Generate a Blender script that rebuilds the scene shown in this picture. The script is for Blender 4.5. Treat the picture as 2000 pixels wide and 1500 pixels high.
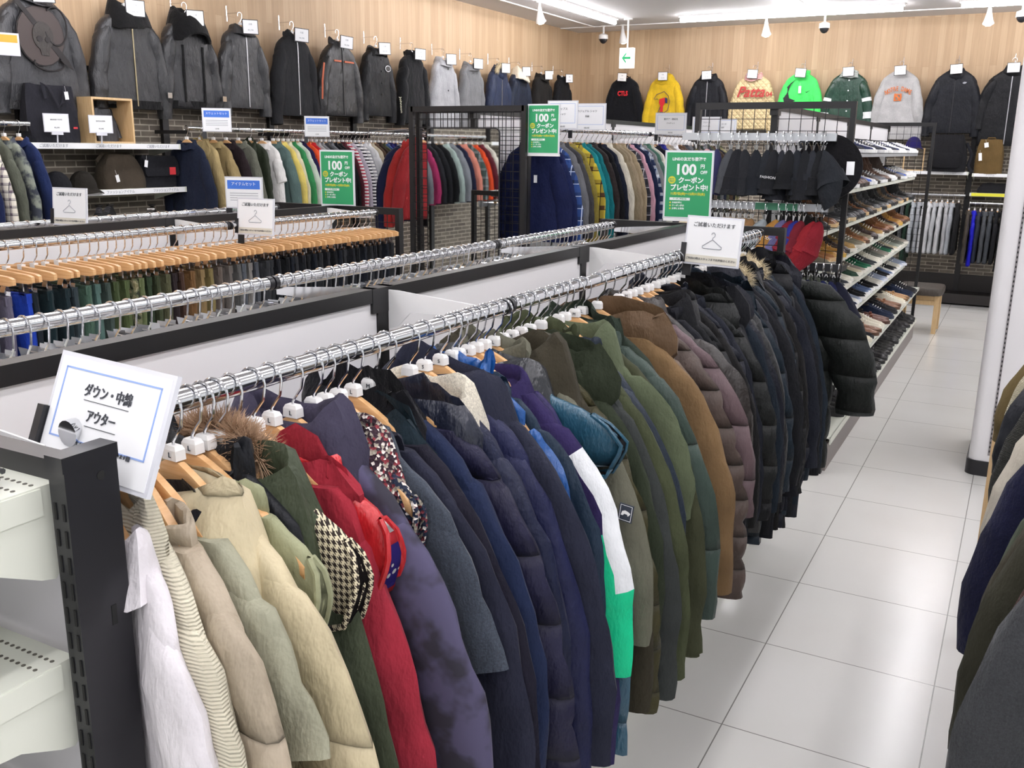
import bpy, math, random
from mathutils import Vector, Matrix, noise
S = bpy.context.scene
for o in list(bpy.data.objects): bpy.data.objects.remove(o)
random.seed(7)
PI = math.pi
CH = 1.85                                   # camera height
RX = ((.880, -.127, .458), (.475, .210, -.854), (.012, .969, .245))
def norm3(v):
    return Vector(v).normalized()
ry = norm3(RX[1]); rx = norm3(RX[0]); rx = (rx - ry * rx.dot(ry)).normalized(); rz = rx.cross(ry)
Rm = Matrix((rx, ry, rz))
cam = bpy.data.cameras.new('camera'); camo = bpy.data.objects.new('camera', cam)
S.collection.objects.link(camo); camo.matrix_world = Matrix.Translation((0, 0, CH)) @ Rm.to_4x4()
cam.sensor_width = 36; cam.lens = 36 * 1831 / 2000; cam.clip_start = .02; S.camera = camo
S.view_settings.view_transform = 'Standard'; S.view_settings.look = 'None'
S.view_settings.exposure = .9; S.view_settings.gamma = 1; S.view_settings.use_curve_mapping = False
S.cycles.use_denoising = True
S.cycles.max_bounces = 6; S.cycles.diffuse_bounces = 3; S.cycles.glossy_bounces = 4; S.cycles.transmission_bounces = 4
S.cycles.sample_clamp_indirect = 4; S.cycles.caustics_reflective = False; S.cycles.caustics_refractive = False
W = bpy.data.worlds.new('world'); S.world = W; W.use_nodes = True
W.node_tree.nodes['Background'].inputs[0].default_value = (.97, .98, 1, 1)
W.node_tree.nodes['Background'].inputs[1].default_value = .52
TUBE = 22.0                                 # emission of the ceiling tubes

# ---------------------------------------------------------------- materials
def lin(h):
    if not isinstance(h, str): return tuple(h) + (1,) if len(h) == 3 else h
    h = h.lstrip('#'); c = [int(h[i:i + 2], 16) / 255 for i in (0, 2, 4)]
    return tuple((x / 12.92 if x < .04045 else ((x + .055) / 1.055) ** 2.4) for x in c) + (1,)
MC = {}
def base(name, col, rough=.6, metal=0, key=None, **kw):
    m = bpy.data.materials.new(name); m.use_nodes = True
    b = m.node_tree.nodes['Principled BSDF']
    b.inputs['Base Color'].default_value = lin(col); b.inputs['Roughness'].default_value = rough
    b.inputs['Metallic'].default_value = metal
    for k, v in kw.items(): b.inputs[k.replace('_', ' ')].default_value = v
    return m, m.node_tree, b
def nd(t, kind, **kw):
    n = t.nodes.new(kind)
    for k, v in kw.items():
        if k in n.inputs.keys() if hasattr(n.inputs, 'keys') else False: n.inputs[k].default_value = v
        else: setattr(n, k, v)
    return n
def coords(t, scale=(1, 1, 1), kind='Object', rot=(0, 0, 0)):
    c = t.nodes.new('ShaderNodeTexCoord'); m = t.nodes.new('ShaderNodeMapping')
    m.inputs['Scale'].default_value = scale; m.inputs['Rotation'].default_value = rot
    t.links.new(c.outputs[kind], m.inputs['Vector']); return m.outputs['Vector']
def bump(t, b, h, strength=.3, dist=.01, prev=None):
    n = t.nodes.new('ShaderNodeBump'); n.inputs['Strength'].default_value = strength; n.inputs['Distance'].default_value = dist
    t.links.new(h, n.inputs['Height'])
    if prev: t.links.new(prev, n.inputs['Normal'])
    t.links.new(n.outputs['Normal'], b.inputs['Normal']); return n.outputs['Normal']
def ntex(t, v, scale, detail=3, rough=.5):
    n = t.nodes.new('ShaderNodeTexNoise'); n.inputs['Scale'].default_value = scale; n.inputs['Detail'].default_value = detail
    n.inputs['Roughness'].default_value = rough; t.links.new(v, n.inputs['Vector']); return n.outputs['Fac']
def ramp(t, f, stops, interp='LINEAR'):
    r = t.nodes.new('ShaderNodeValToRGB'); r.color_ramp.interpolation = interp
    while len(r.color_ramp.elements) < len(stops): r.color_ramp.elements.new(.5)
    for e, (p, c) in zip(r.color_ramp.elements, stops): e.position = p; e.color = lin(c)
    t.links.new(f, r.inputs['Fac']); return r.outputs['Color']
def plain(name, col, rough=.5, metal=0, **kw):
    k = ('plain', name)
    if k not in MC: MC[k] = base(name, col, rough, metal, **kw)[0]
    return MC[k]
def sh(c, f):
    return tuple(min(1, x * f) for x in lin(c)[:3])
def fabric(col, kind='cloth', q=0):
    """cloth, wool, nylon (puffer shell), shiny, leather, corduroy, knit, fleece: woven or skinned surface of one colour"""
    k = ('fab', col, kind, q)
    if k in MC: return MC[k]
    rg = dict(cloth=.85, wool=.95, nylon=.5, shiny=.32, leather=.42, corduroy=.9, knit=.95, fleece=.95)[kind]
    nm = '%s_%s' % (kind, col.strip('#')); L_ = lin(col); lum = .3 * L_[0] + .6 * L_[1] + .1 * L_[2]
    kk = .62 + .38 * min(1, lum / .35); col = tuple(x * kk for x in L_[:3]); m, t, b = base(nm, col, rg)
    b.inputs['Sheen Weight'].default_value = .10 if kind in ('wool', 'fleece', 'knit', 'corduroy') else .02
    b.inputs['Specular IOR Level'].default_value = .5 if kind in ('leather', 'shiny') else .2
    v = coords(t)
    f = ntex(t, v, 9, 4)
    c = ramp(t, f, [(.3, sh(col, .86)), (.7, sh(col, 1.14))]); cc = c
    if kind in ('wool', 'fleece', 'knit'):
        f2 = ntex(t, v, 260, 2, .8); mx = t.nodes.new('ShaderNodeMix'); mx.data_type = 'RGBA'; mx.blend_type = 'MULTIPLY'
        mx.inputs['Factor'].default_value = .8
        t.links.new(c, mx.inputs[6]); t.links.new(ramp(t, f2, [(.3, (.6, .6, .6)), (.7, (1.25, 1.25, 1.25))]), mx.inputs[7]); cc = mx.outputs[2]
    t.links.new(cc, b.inputs['Base Color'])
    n = bump(t, b, ntex(t, coords(t, (1.2, 1, .55)), 9, 5, .6), .8, .028)
    if q:
        sp = t.nodes.new('ShaderNodeSeparateXYZ'); t.links.new(coords(t), sp.inputs[0]); h = None
        for op, val in (('ADD', -.1 + 20 * q), ('MULTIPLY', PI / q), ('SINE', None), ('ABSOLUTE', None), ('POWER', .4)):
            m_ = t.nodes.new('ShaderNodeMath'); m_.operation = op; t.links.new(h if h else sp.outputs[2], m_.inputs[0]); h = m_.outputs[0]
            if op == 'ADD': m_.inputs[1].default_value = .1 + 20 * q
            elif val is not None: m_.inputs[1].default_value = val
        n = bump(t, b, h, 1.0, .035, n)
    if kind in ('cloth', 'nylon', 'shiny', 'leather'):
        vs = {'cloth': 420, 'nylon': 60, 'shiny': 45, 'leather': 150}[kind]
        bump(t, b, ntex(t, v, vs, 2), {'cloth': .12, 'nylon': .22, 'shiny': .3, 'leather': .25}[kind], .003, n)
    elif kind == 'corduroy':
        w = t.nodes.new('ShaderNodeTexWave'); w.inputs['Scale'].default_value = 75; w.bands_direction = 'Z'; w.inputs['Distortion'].default_value = .6
        t.links.new(coords(t), w.inputs['Vector']); bump(t, b, w.outputs['Fac'], .7, .004, n)
    else: bump(t, b, ntex(t, v, 190, 3, .8), .45, .004, n)
    MC[k] = m; return m
def pattern(kind, a='#ffffff', c='#000000', scale=1.0, d='#808080'):
    """stripe (across the body), plaid, hounds, tiedye, tweed, camo, flag, quilt"""
    k = ('pat', kind, a, c, scale, d)
    if k in MC: return MC[k]
    m, t, b = base('%s_pattern_%s' % (kind, a.strip('#')), a, .85)
    b.inputs['Specular IOR Level'].default_value = .3
    v = coords(t)
    sp = t.nodes.new('ShaderNodeSeparateXYZ'); t.links.new(v, sp.inputs[0])
    def M(op, x, y=None):
        n = t.nodes.new('ShaderNodeMath'); n.operation = op
        for i, q in enumerate((x, y)):
            if q is None: continue
            if isinstance(q, (int, float)): n.inputs[i].default_value = q
            else: t.links.new(q, n.inputs[i])
        return n.outputs[0]
    def band(axis, per, duty):
        return M('LESS_THAN', M('FRACT', M('DIVIDE', M('ADD', sp.outputs[axis], 10), per)), duty)
    def mixc(f, x, y):
        n = t.nodes.new('ShaderNodeMix'); n.data_type = 'RGBA'; t.links.new(f, n.inputs[0])
        for i, q in ((6, x), (7, y)):
            if hasattr(q, 'is_output'): t.links.new(q, n.inputs[i])
            else: n.inputs[i].default_value = lin(q)
        return n.outputs[2]
    if kind == 'stripe': out = mixc(band(2, .03 * scale, .45), a, c)
    elif kind == 'plaid':
        p = mixc(band(0, .09 * scale, .35), a, c); q = mixc(band(2, .09 * scale, .35), a, c)
        n = t.nodes.new('ShaderNodeMix'); n.data_type = 'RGBA'; n.inputs[0].default_value = .5
        t.links.new(p, n.inputs[6]); t.links.new(q, n.inputs[7])
        out = mixc(M('MAXIMUM', band(0, .09 * scale, .06), band(2, .09 * scale, .06)), n.outputs[2], d)
    elif kind == 'hounds':
        x = M('ADD', sp.outputs[0], sp.outputs[1]); z = sp.outputs[2]; s = .011 * scale
        fx = M('LESS_THAN', M('FRACT', M('DIVIDE', M('ADD', x, 10), s)), .5); fz = M('LESS_THAN', M('FRACT', M('DIVIDE', M('ADD', z, 10), s)), .5)
        dg = M('LESS_THAN', M('FRACT', M('DIVIDE', M('ADD', M('ADD', x, z), 10), s * .5)), .5)
        both = M('MULTIPLY', fx, fz); one = M('ABSOLUTE', M('SUBTRACT', fx, fz))
        out = mixc(M('MAXIMUM', both, M('MULTIPLY', one, dg)), a, c)
    elif kind == 'tiedye':
        out = ramp(t, ntex(t, v, 13 * scale, 3, .55), [(.42, c), (.56, a)])
    elif kind == 'tweed':
        n1 = t.nodes.new('ShaderNodeTexVoronoi'); n1.inputs['Scale'].default_value = 190 * scale; t.links.new(v, n1.inputs['Vector'])
        s2 = t.nodes.new('ShaderNodeSeparateColor'); t.links.new(n1.outputs['Color'], s2.inputs[0])
        out = ramp(t, s2.outputs[0], [(0, c), (.3, d), (.5, c), (.66, a), (.85, '#e8e0d8')], 'CONSTANT')
        bump(t, b, n1.outputs['Distance'], .6, .006)
    elif kind == 'camo':
        out = ramp(t, ntex(t, v, 14 * scale, 1), [(0, a), (.45, c), (.55, d), (.62, '#6f6a4c')], 'CONSTANT')
    elif kind == 'flag':
        st = mixc(band(2, .045 * scale, .5), '#f2f0f0', '#c8303a')
        n1 = t.nodes.new('ShaderNodeTexVoronoi'); n1.inputs['Scale'].default_value = 46; t.links.new(v, n1.inputs['Vector'])
        bl = mixc(M('LESS_THAN', n1.outputs['Distance'], .22), '#3a2f8c', '#ffffff')
        out = mixc(band(2, .19, .42), st, bl)
    elif kind == 'quilt':
        u = M('ADD', sp.outputs[0], sp.outputs[2]); w = M('SUBTRACT', sp.outputs[0], sp.outputs[2])
        g = M('MINIMUM', M('ABSOLUTE', M('SINE', M('MULTIPLY', u, 44))), M('ABSOLUTE', M('SINE', M('MULTIPLY', w, 44))))
        out = ramp(t, g, [(0, sh(a, .72)), (.2, a)]); bump(t, b, g, .6, .02)
    t.links.new(out, b.inputs['Base Color'])
    MC[k] = m; return m
CHROME = plain('polished_chrome', '#d9dadd', .12, 1)
STEEL = plain('brushed_steel', '#c6c8cc', .3, 1)
BLACKM = plain('black_powder_coat', '#121214', .42)
BLACKP = plain('black_plastic', '#15151a', .35)
WHITEP = plain('white_plastic', '#f2f1f0', .35)
WHITEB = plain('white_laminate_board', '#eceaeb', .45)
CREAM = plain('cream_enamel_steel', '#dddfd3', .38)
PAPER = plain('white_paper', '#f4f5f7', .6)
INK = plain('dark_grey_ink', '#3a3d44', .7)
INKL = plain('light_grey_ink', '#9a9da5', .7)
def woodmat(name, a, b_, scale=(3, 3, 3), rough=.35, bands=None):
    if ('w', name) in MC: return MC[('w', name)]
    m, t, b = base(name, a, rough)
    f = ntex(t, coords(t, scale), 6, 6, .6)
    t.links.new(ramp(t, f, [(.3, a), (.7, b_)]), b.inputs['Base Color']); MC[('w', name)] = m; return m
HANGW = woodmat('lacquered_beech', '#cf9a64', '#e4ba88', (2, 2, 30))
PALEW = woodmat('pale_pine', '#cba878', '#dfc093', (20, 20, 2), .5)
def glassy():
    m, t, b = base('clear_acrylic', '#f4f6fa', .05); b.inputs['Transmission Weight'].default_value = .85; b.inputs['IOR'].default_value = 1.2
    b.inputs['Alpha'].default_value = .55
    return m
ACRYL = glassy()
def emis(name, col, s):
    m, t, b = base(name, col, .5); b.inputs['Emission Color'].default_value = lin(col); b.inputs['Emission Strength'].default_value = s; return m

# ---------------------------------------------------------------- mesh helpers
class B:
    def __init__(s): s.v = []; s.f = []; s.m = []
    def add(s, v, f, m=0):
        n = len(s.v); s.v += [tuple(p) for p in v]; s.f += [tuple(i + n for i in q) for q in f]; s.m += [m] * len(f)
    def box(s, x0, x1, y0, y1, z0, z1, m=0):
        s.add([(x0, y0, z0), (x1, y0, z0), (x1, y1, z0), (x0, y1, z0), (x0, y0, z1), (x1, y0, z1), (x1, y1, z1), (x0, y1, z1)],
              [(0, 3, 2, 1), (4, 5, 6, 7), (0, 1, 5, 4), (1, 2, 6, 5), (2, 3, 7, 6), (3, 0, 4, 7)], m)
    def rings(s, rs, m=0, cap0=True, cap1=True):
        n = len(rs[0]); v = [p for r in rs for p in r]; f = []
        for i in range(len(rs) - 1):
            for j in range(n):
                k = (j + 1) % n; f.append((i * n + j, i * n + k, (i + 1) * n + k, (i + 1) * n + j))
        if cap0: f.append(tuple(range(n))[::-1])
        if cap1: f.append(tuple((len(rs) - 1) * n + j for j in range(n)))
        s.add(v, f, m)
    def tube(s, path, r, n=8, m=0, ry=None, cap=True):
        path = [Vector(p) for p in path]; rs = []; up = None
        for i, p in enumerate(path):
            t = (path[min(i + 1, len(path) - 1)] - path[max(i - 1, 0)]).normalized()
            if up is None: up = Vector((0, 1, 0)) if abs(t.y) < .9 else Vector((1, 0, 0))
            a = t.cross(up).normalized(); b = a.cross(t).normalized(); up = b
            ra = r[i] if isinstance(r, (list, tuple)) else r; rb = (ry[i] if isinstance(ry, (list, tuple)) else ry) if ry else ra
            rs.append([p + a * math.cos(2 * PI * j / n) * ra + b * math.sin(2 * PI * j / n) * rb for j in range(n)])
        s.rings(rs, m, cap, cap)
    def poly(s, pts, d, m=0):
        """closed outline in the XZ plane thickened along -Y by d"""
        n = len(pts); v = [(x, y, z) for x, y, z in pts] + [(x, y - d, z) for x, y, z in pts]
        s.add(v, [tuple(range(n))[::-1], tuple(range(n, 2 * n))] + [(i, (i + 1) % n, n + (i + 1) % n, n + i) for i in range(n)], m)
    def mesh(s, name, mats, smooth=True):
        me = bpy.data.meshes.new(name); me.from_pydata(s.v, [], s.f)
        for m in mats: me.materials.append(m)
        me.polygons.foreach_set('material_index', s.m)
        if smooth:
            me.polygons.foreach_set('use_smooth', [True] * len(s.f))
            me.set_sharp_from_angle(angle=math.radians(48))
        me.update(); return me
    def obj(s, name, mats, parent=None, smooth=True, loc=None):
        if not isinstance(mats, (list, tuple)): mats = [mats]
        o = bpy.data.objects.new(name, s.mesh(name, mats, smooth)); S.collection.objects.link(o)
        if parent: o.parent = parent
        if loc: o.location = loc
        return o
def linkmesh(name, me, parent=None, loc=(0, 0, 0), rot=(0, 0, 0), sc=None):
    o = bpy.data.objects.new(name, me); S.collection.objects.link(o); o.location = loc; o.rotation_euler = rot
    if sc: o.scale = sc
    if parent: o.parent = parent
    return o
def tag(o, label, cat, group=None, kind=None):
    if label: o['label'] = label
    if cat: o['category'] = cat
    if group: o['group'] = group
    if kind: o['kind'] = kind
    return o
def empty(name, loc, label, cat, rz=0, group=None, rot=None):
    o = bpy.data.objects.new(name, None); S.collection.objects.link(o); o.location = loc; o.empty_display_size = .05
    o.rotation_euler = rot or (0, 0, rz); return tag(o, label, cat, group)
def struct(o): o['kind'] = 'structure'; return o
def text(body, size, mat, parent, loc, rot=(PI / 2, 0, 0), align='CENTER', name='lettering', shear=0, xs=1, bold=0, ext=0.0005):
    c = bpy.data.curves.new(name, 'FONT'); c.body = body; c.size = size; c.align_x = align; c.align_y = 'CENTER'
    c.shear = shear; c.offset = bold; c.extrude = ext; c.resolution_u = 3; c.materials.append(mat)
    o = bpy.data.objects.new(name, c); S.collection.objects.link(o); o.location = loc; o.rotation_euler = rot; o.scale = (xs, 1, 1)
    o.parent = parent; return o
ONES = 'zeroth first second third fourth fifth sixth seventh eighth ninth tenth eleventh twelfth thirteenth fourteenth fifteenth sixteenth seventeenth eighteenth nineteenth'.split()
def nth(n):
    if n < 20: return ONES[n]
    t = ['twent', 'thirt', 'fort', 'fift', 'sixt', 'sevent', 'eight', 'ninet'][n // 10 - 2]
    return t + ('ieth' if n % 10 == 0 else 'y-' + ONES[n % 10])
def short(s, n): return ' '.join(s.split()[:n])
def interp(tab, x):
    for a, b in zip(tab, tab[1:]):
        if x <= b[0]:
            u = 0 if b[0] == a[0] else max(0, (x - a[0]) / (b[0] - a[0])); return tuple(p + (q - p) * u for p, q in zip(a[1:], b[1:]))
    return tab[-1][1:]

# ---------------------------------------------------------------- room shell
WX = -6.05; WY = 13.2; CZ = 3.47
def floormat():
    m, t, b = base('white_floor_tile', '#e2e1dc', .2)
    v = coords(t); sp = t.nodes.new('ShaderNodeSeparateXYZ'); t.links.new(v, sp.inputs[0])
    def M(op, x, y):
        n = t.nodes.new('ShaderNodeMath'); n.operation = op
        for i, q in enumerate((x, y)):
            if isinstance(q, (int, float)): n.inputs[i].default_value = q
            else: t.links.new(q, n.inputs[i])
        return n.outputs[0]
    g = []
    for ax, off in ((0, .67), (1, -.355 + .6)):
        fr = M('FRACT', M('DIVIDE', M('ADD', sp.outputs[ax], off + 60), .6), 0)
        g.append(M('LESS_THAN', M('MINIMUM', fr, M('SUBTRACT', 1, fr)), .0035))
    line = M('MAXIMUM', g[0], g[1])
    cl = ramp(t, ntex(t, v, 1.3, 4), [(.3, '#dfddd8'), (.7, '#e6e5e1')])
    mx = t.nodes.new('ShaderNodeMix'); mx.data_type = 'RGBA'; t.links.new(line, mx.inputs[0]); t.links.new(cl, mx.inputs[6]); mx.inputs[7].default_value = lin('#8b8984')
    t.links.new(mx.outputs[2], b.inputs['Base Color'])
    bump(t, b, M('SUBTRACT', 1, line), .3, .002)
    return m
def plankmat():
    m, t, b = base('oak_plank_wallcovering', '#cbb08f', .6)
    c = t.nodes.new('ShaderNodeTexCoord'); sp = t.nodes.new('ShaderNodeSeparateXYZ'); t.links.new(c.outputs['Object'], sp.inputs[0])
    ad = t.nodes.new('ShaderNodeMath'); ad.operation = 'ADD'; t.links.new(sp.outputs[0], ad.inputs[0]); t.links.new(sp.outputs[1], ad.inputs[1])
    cb = t.nodes.new('ShaderNodeCombineXYZ'); t.links.new(ad.outputs[0], cb.inputs[0]); t.links.new(sp.outputs[2], cb.inputs[1])
    mp = t.nodes.new('ShaderNodeMapping'); mp.inputs['Rotation'].default_value = (0, 0, PI / 2); t.links.new(cb.outputs[0], mp.inputs['Vector'])
    br = t.nodes.new('ShaderNodeTexBrick'); br.inputs['Scale'].default_value = 1; br.inputs['Brick Width'].default_value = 1.15; br.inputs['Row Height'].default_value = .075
    br.inputs['Mortar Size'].default_value = .0012; br.inputs['Color1'].default_value = lin('#c4a989'); br.inputs['Color2'].default_value = lin('#b59979'); br.inputs['Mortar'].default_value = lin('#a98d6d')
    br.inputs['Bias'].default_value = -.1
    t.links.new(mp.outputs[0], br.inputs['Vector'])
    mp2 = t.nodes.new('ShaderNodeMapping'); mp2.inputs['Scale'].default_value = (38, 1.6, 1); t.links.new(cb.outputs[0], mp2.inputs['Vector'])
    n = ntex(t, mp2.outputs[0], 1, 5, .6)
    mx = t.nodes.new('ShaderNodeMix'); mx.data_type = 'RGBA'; mx.blend_type = 'MULTIPLY'; mx.inputs[0].default_value = .75
    t.links.new(br.outputs['Color'], mx.inputs[6]); t.links.new(ramp(t, n, [(.25, (.78, .76, .74)), (.75, (1.06, 1.06, 1.06))]), mx.inputs[7])
    t.links.new(mx.outputs[2], b.inputs['Base Color']); return m
def brickmat():
    m, t, b = base('grey_brown_brick', '#6c645b', .8)
    c = t.nodes.new('ShaderNodeTexCoord'); sp = t.nodes.new('ShaderNodeSeparateXYZ'); t.links.new(c.outputs['Object'], sp.inputs[0])
    ad = t.nodes.new('ShaderNodeMath'); ad.operation = 'ADD'; t.links.new(sp.outputs[0], ad.inputs[0]); t.links.new(sp.outputs[1], ad.inputs[1])
    cb = t.nodes.new('ShaderNodeCombineXYZ'); t.links.new(ad.outputs[0], cb.inputs[0]); t.links.new(sp.outputs[2], cb.inputs[1])
    br = t.nodes.new('ShaderNodeTexBrick'); br.inputs['Scale'].default_value = 1; br.inputs['Brick Width'].default_value = .17; br.inputs['Row Height'].default_value = .044
    br.inputs['Mortar Size'].default_value = .0055; br.inputs['Mortar Smooth'].default_value = .3
    br.inputs['Color1'].default_value = lin('#80776c'); br.inputs['Color2'].default_value = lin('#5a534b'); br.inputs['Mortar'].default_value = lin('#b5ad9f')
    t.links.new(cb.outputs[0], br.inputs['Vector'])
    mx = t.nodes.new('ShaderNodeMix'); mx.data_type = 'RGBA'; mx.blend_type = 'MULTIPLY'; mx.inputs[0].default_value = .6
    t.links.new(br.outputs['Color'], mx.inputs[6]); t.links.new(ramp(t, ntex(t, cb.outputs[0], 14, 5), [(.3, (.7, .7, .7)), (.7, (1.2, 1.18, 1.15))]), mx.inputs[7])
    t.links.new(mx.outputs[2], b.inputs['Base Color']); bump(t, b, br.outputs['Fac'], -.6, .01)
    return m
b = B(); b.box(-6.4, 3.2, -3.2, 13.6, -.1, 0); struct(b.obj('floor', floormat(), smooth=False))
b = B(); b.box(-6.4, 3.2, -3.2, 13.6, CZ, CZ + .1); struct(b.obj('ceiling', plain('matte_white_ceiling', '#d2cfcf', .8), smooth=False))
b = B(); b.box(WX - .1, WX, -3.2, WY + .1, 2.33, CZ); b.box(WX - .1, WX, -3.2, WY + .1, 0, 2.33, 1); struct(b.obj('wall_left', [plankmat(), brickmat()], smooth=False))
b = B(); b.box(WX, 3.2, WY, WY + .1, 2.33, CZ); b.box(WX, 3.2, WY, WY + .1, 0, 2.33, 1); struct(b.obj('wall_back', [plankmat(), brickmat()], smooth=False))
b = B(); b.box(WX, WX + .015, -3, WY, 0, .1); struct(b.obj('baseboard_left', BLACKP, smooth=False))
b = B(); b.box(WX, 3.2, WY - .02, WY, 0, .35); b.box(WX + .02, 3.2, WY - .35, WY - .02, .02, .14); struct(b.obj('baseboard_back', plain('dark_plinth', '#241f1e', .5), smooth=False))
b = B(); b.box(WX, 3.2, WY - .62, WY - .6, CZ - .012, CZ); b.box(WX + .5, WX + .52, 0, WY - .6, CZ - .012, CZ); struct(b.obj('trim_1', WHITEP, smooth=False))
# column with a rounded corner, black foot
b = B(); rs = []
for z in (.09, CZ):
    r = [(1.6, 5.94, z)]
    for i in range(7):
        a = PI * 1.5 - i * PI / 12; r.append((-.112 + .05 + .05 * math.cos(a), 5.94 + .05 + .05 * math.sin(a), z))
    r += [(-.112, 6.7, z), (1.6, 6.7, z)]; rs.append(r)
b.rings(rs); col = b.obj('column', plain('white_painted_column', '#eae8ea', .5), smooth=True); struct(col)
b = B(); rs = []
for z in (0, .09):
    r = [(1.6, 5.932, z)]
    for i in range(7):
        a = PI * 1.5 - i * PI / 12; r.append((-.112 + .045 + .055 * math.cos(a), 5.94 + .045 + .055 * math.sin(a), z))
    r += [(-.118, 6.7, z), (1.6, 6.7, z)]; rs.append(r)
b.rings(rs); struct(b.obj('baseboard_column', BLACKP))
b = B(); b.box(-.012, .0, 5.934, 5.94, .13, 3.2, 0)
for i in range(110): b.box(-.009, -.003, 5.931, 5.9345, .15 + i * .027, .162 + i * .027, 1)
struct(b.obj('trim_2', [plain('grey_slotted_strip', '#8d8789', .4), BLACKP], smooth=False))
# ceiling tubes
TM = emis('fluorescent_tube', '#fdfbff', TUBE)
def tube_light(x0, y0, x1, y1, label):
    e = empty('ceiling_light', ((x0 + x1) / 2, (y0 + y1) / 2, CZ), label, 'ceiling light', group='white tube lights on the ceiling')
    L = math.hypot(x1 - x0, y1 - y0); a = math.atan2(y1 - y0, x1 - x0); e.rotation_euler[2] = a
    b = B(); b.box(-L / 2 - .02, L / 2 + .02, -.045, .045, -.025, 0); b.obj('lamp_housing', WHITEP, e, False)
    b = B(); b.tube([(-L / 2, 0, -.055), (L / 2, 0, -.055)], .028, 10); b.obj('tube', TM, e)
tube_light(-4.95, 7.6, -4.95, 11.9, 'long white tube light over the left wall clothing')
tube_light(-4.1, 12.0, -1.5, 12.0, 'white tube light running along the back wall')
tube_light(-2.55, 8.2, -2.55, 11.7, 'white tube light ending at the back wall tube')
tube_light(-.9, 12.0, 1.6, 12.0, 'white tube light at the right end of back wall')
for x, ys in ((-4.95, (-1.5, 3.2)), (-2.75, (-1.5, 3.2)), (-.48, (-.8, 2.6, 8.6)), (1.0, (-.8, 2.6, 8.0))):
    for y in ys: tube_light(x, y - 1.2, x, y + 2.4, 'white tube light out over the shop aisles')
BULB = emis('spot_bulb', '#fff6ea', 30)
def spot(x, y, label, zdrop=.0):
    e = empty('spotlight', (x, y, CZ), label, 'spotlight', group='white ceiling spotlights')
    b = B(); b.tube([(0, 0, 0), (0, 0, -.07)], .016, 10); b.box(-.03, .03, -.018, .018, -.012, 0); b.obj('mount', WHITEP, e)
    b = B(); b.tube([(0, 0, -.06), (.0, .01, -.11), (0, .03, -.19), (0, .045, -.215)], [.02, .028, .05, .062], 14); b.obj('lamp_shade', WHITEP, e)
    b = B(); b.tube([(0, .044, -.212), (0, .054, -.235)], [.055, .03], 14); b.obj('bulb', BULB, e)
spot(-5.2, 10.25, 'white spotlight by the left wall tube light'); spot(-5.1, 12.55, 'white spotlight beside the arrow sign pole')
spot(-3.14, 12.45, 'white spotlight above the cream letter jacket'); spot(-.63, 12.3, 'white spotlight above the black zip jacket')
def dome(x, y, label):
    e = empty('security_camera', (x, y, CZ), label, 'security camera', group='ceiling dome cameras')
    b = B(); b.tube([(0, 0, 0), (0, 0, -.01)], .04, 14); b.tube([(0, 0, -.01), (0, 0, -.11)], .014, 8); b.obj('mount', WHITEP, e)
    b = B(); b.tube([(0, 0, -.10), (0, 0, -.115), (0, 0, -.17)], [.03, .062, .065], 18); b.obj('housing', WHITEP, e)
    b = B(); b.tube([(0, 0, -.17), (0, 0, -.19), (0, 0, -.215), (0, 0, -.228)], [.055, .052, .035, .012], 18); b.obj('lens_dome', BLACKP, e)
dome(-5.4, 12.6, 'white dome camera near the back left corner'); dome(-2.44, 12.5, 'white dome camera above the dark green jacket'); dome(-.3, 12.3, 'white dome camera at the right edge of ceiling')
# exit arrow sign
e = empty('exit_sign', (-4.8, 12.0, CZ), 'white hanging sign with a green arrow pointing left', 'sign')
b = B(); b.tube([(0, 0, 0), (0, 0, -.02)], .06, 16); b.tube([(0, 0, -.02), (0, 0, -.36)], .012, 8); b.obj('pole', WHITEP, e)
b = B(); b.box(-.095, .095, -.03, .03, -.61, -.36); b.obj('sign_box', emis('sign_face', '#f6fbf8', .5), e, False)
b = B(); g = [(-.06, 0), (.0, .07), (.0, .045), (-.025, .014), (.06, .014), (.06, -.014), (-.025, -.014), (0, -.045), (0, -.07)]
b.poly([(x, -.031, -.485 + z) for x, z in g], .002); b.obj('arrow', plain('green_print', '#12a060', .5), e, False)
# ---------------------------------------------------------------- hangers
def hookpath(r=.0245, cz=-.0055, neck=-.062):
    p = [(0, 0, neck), (.001, 0, neck + .008), (.010, 0, neck + .02), (.020, 0, neck + .032)]
    p += [(r * math.cos(a), 0, cz + r * math.sin(a)) for a in [math.radians(d) for d in range(-20, 201, 20)]]
    return p
def hanger_meshes():
    h = B(); h.tube(hookpath(), .0023, 6); 
    w = B(); rs = []
    for i in range(-12, 13):
        x = i / 12 * .207; u = abs(i / 12); zt = -.079 - .122 * u ** 1.25; hh = .042 - .014 * u
        if abs(i) == 12: zt -= .006; hh = .02
        ty = .0065 + .002 * u; y = 0
        rs.append([(x, y + ty * c, zt - hh / 2 + hh / 2 * s) for c, s in ((-1, -.8), (-.8, -1), (.8, -1), (1, -.8), (1, .8), (.8, 1), (-.8, 1), (-1, .8))])
    w.rings(rs)
    c = B(); c.rings([[(a * k, b_ * k, z) for a, b_ in ((-.0135, -.008), (.0135, -.008), (.0135, .008), (-.0135, .008))] for z, k in ((-.081, 1.1), (-.066, 1.05), (-.060, .8))])
    return h.mesh('hook', [CHROME]), w.mesh('hanger_body', [HANGW]), c.mesh('size_cap', [WHITEP], False)
HM = hanger_meshes()
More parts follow.
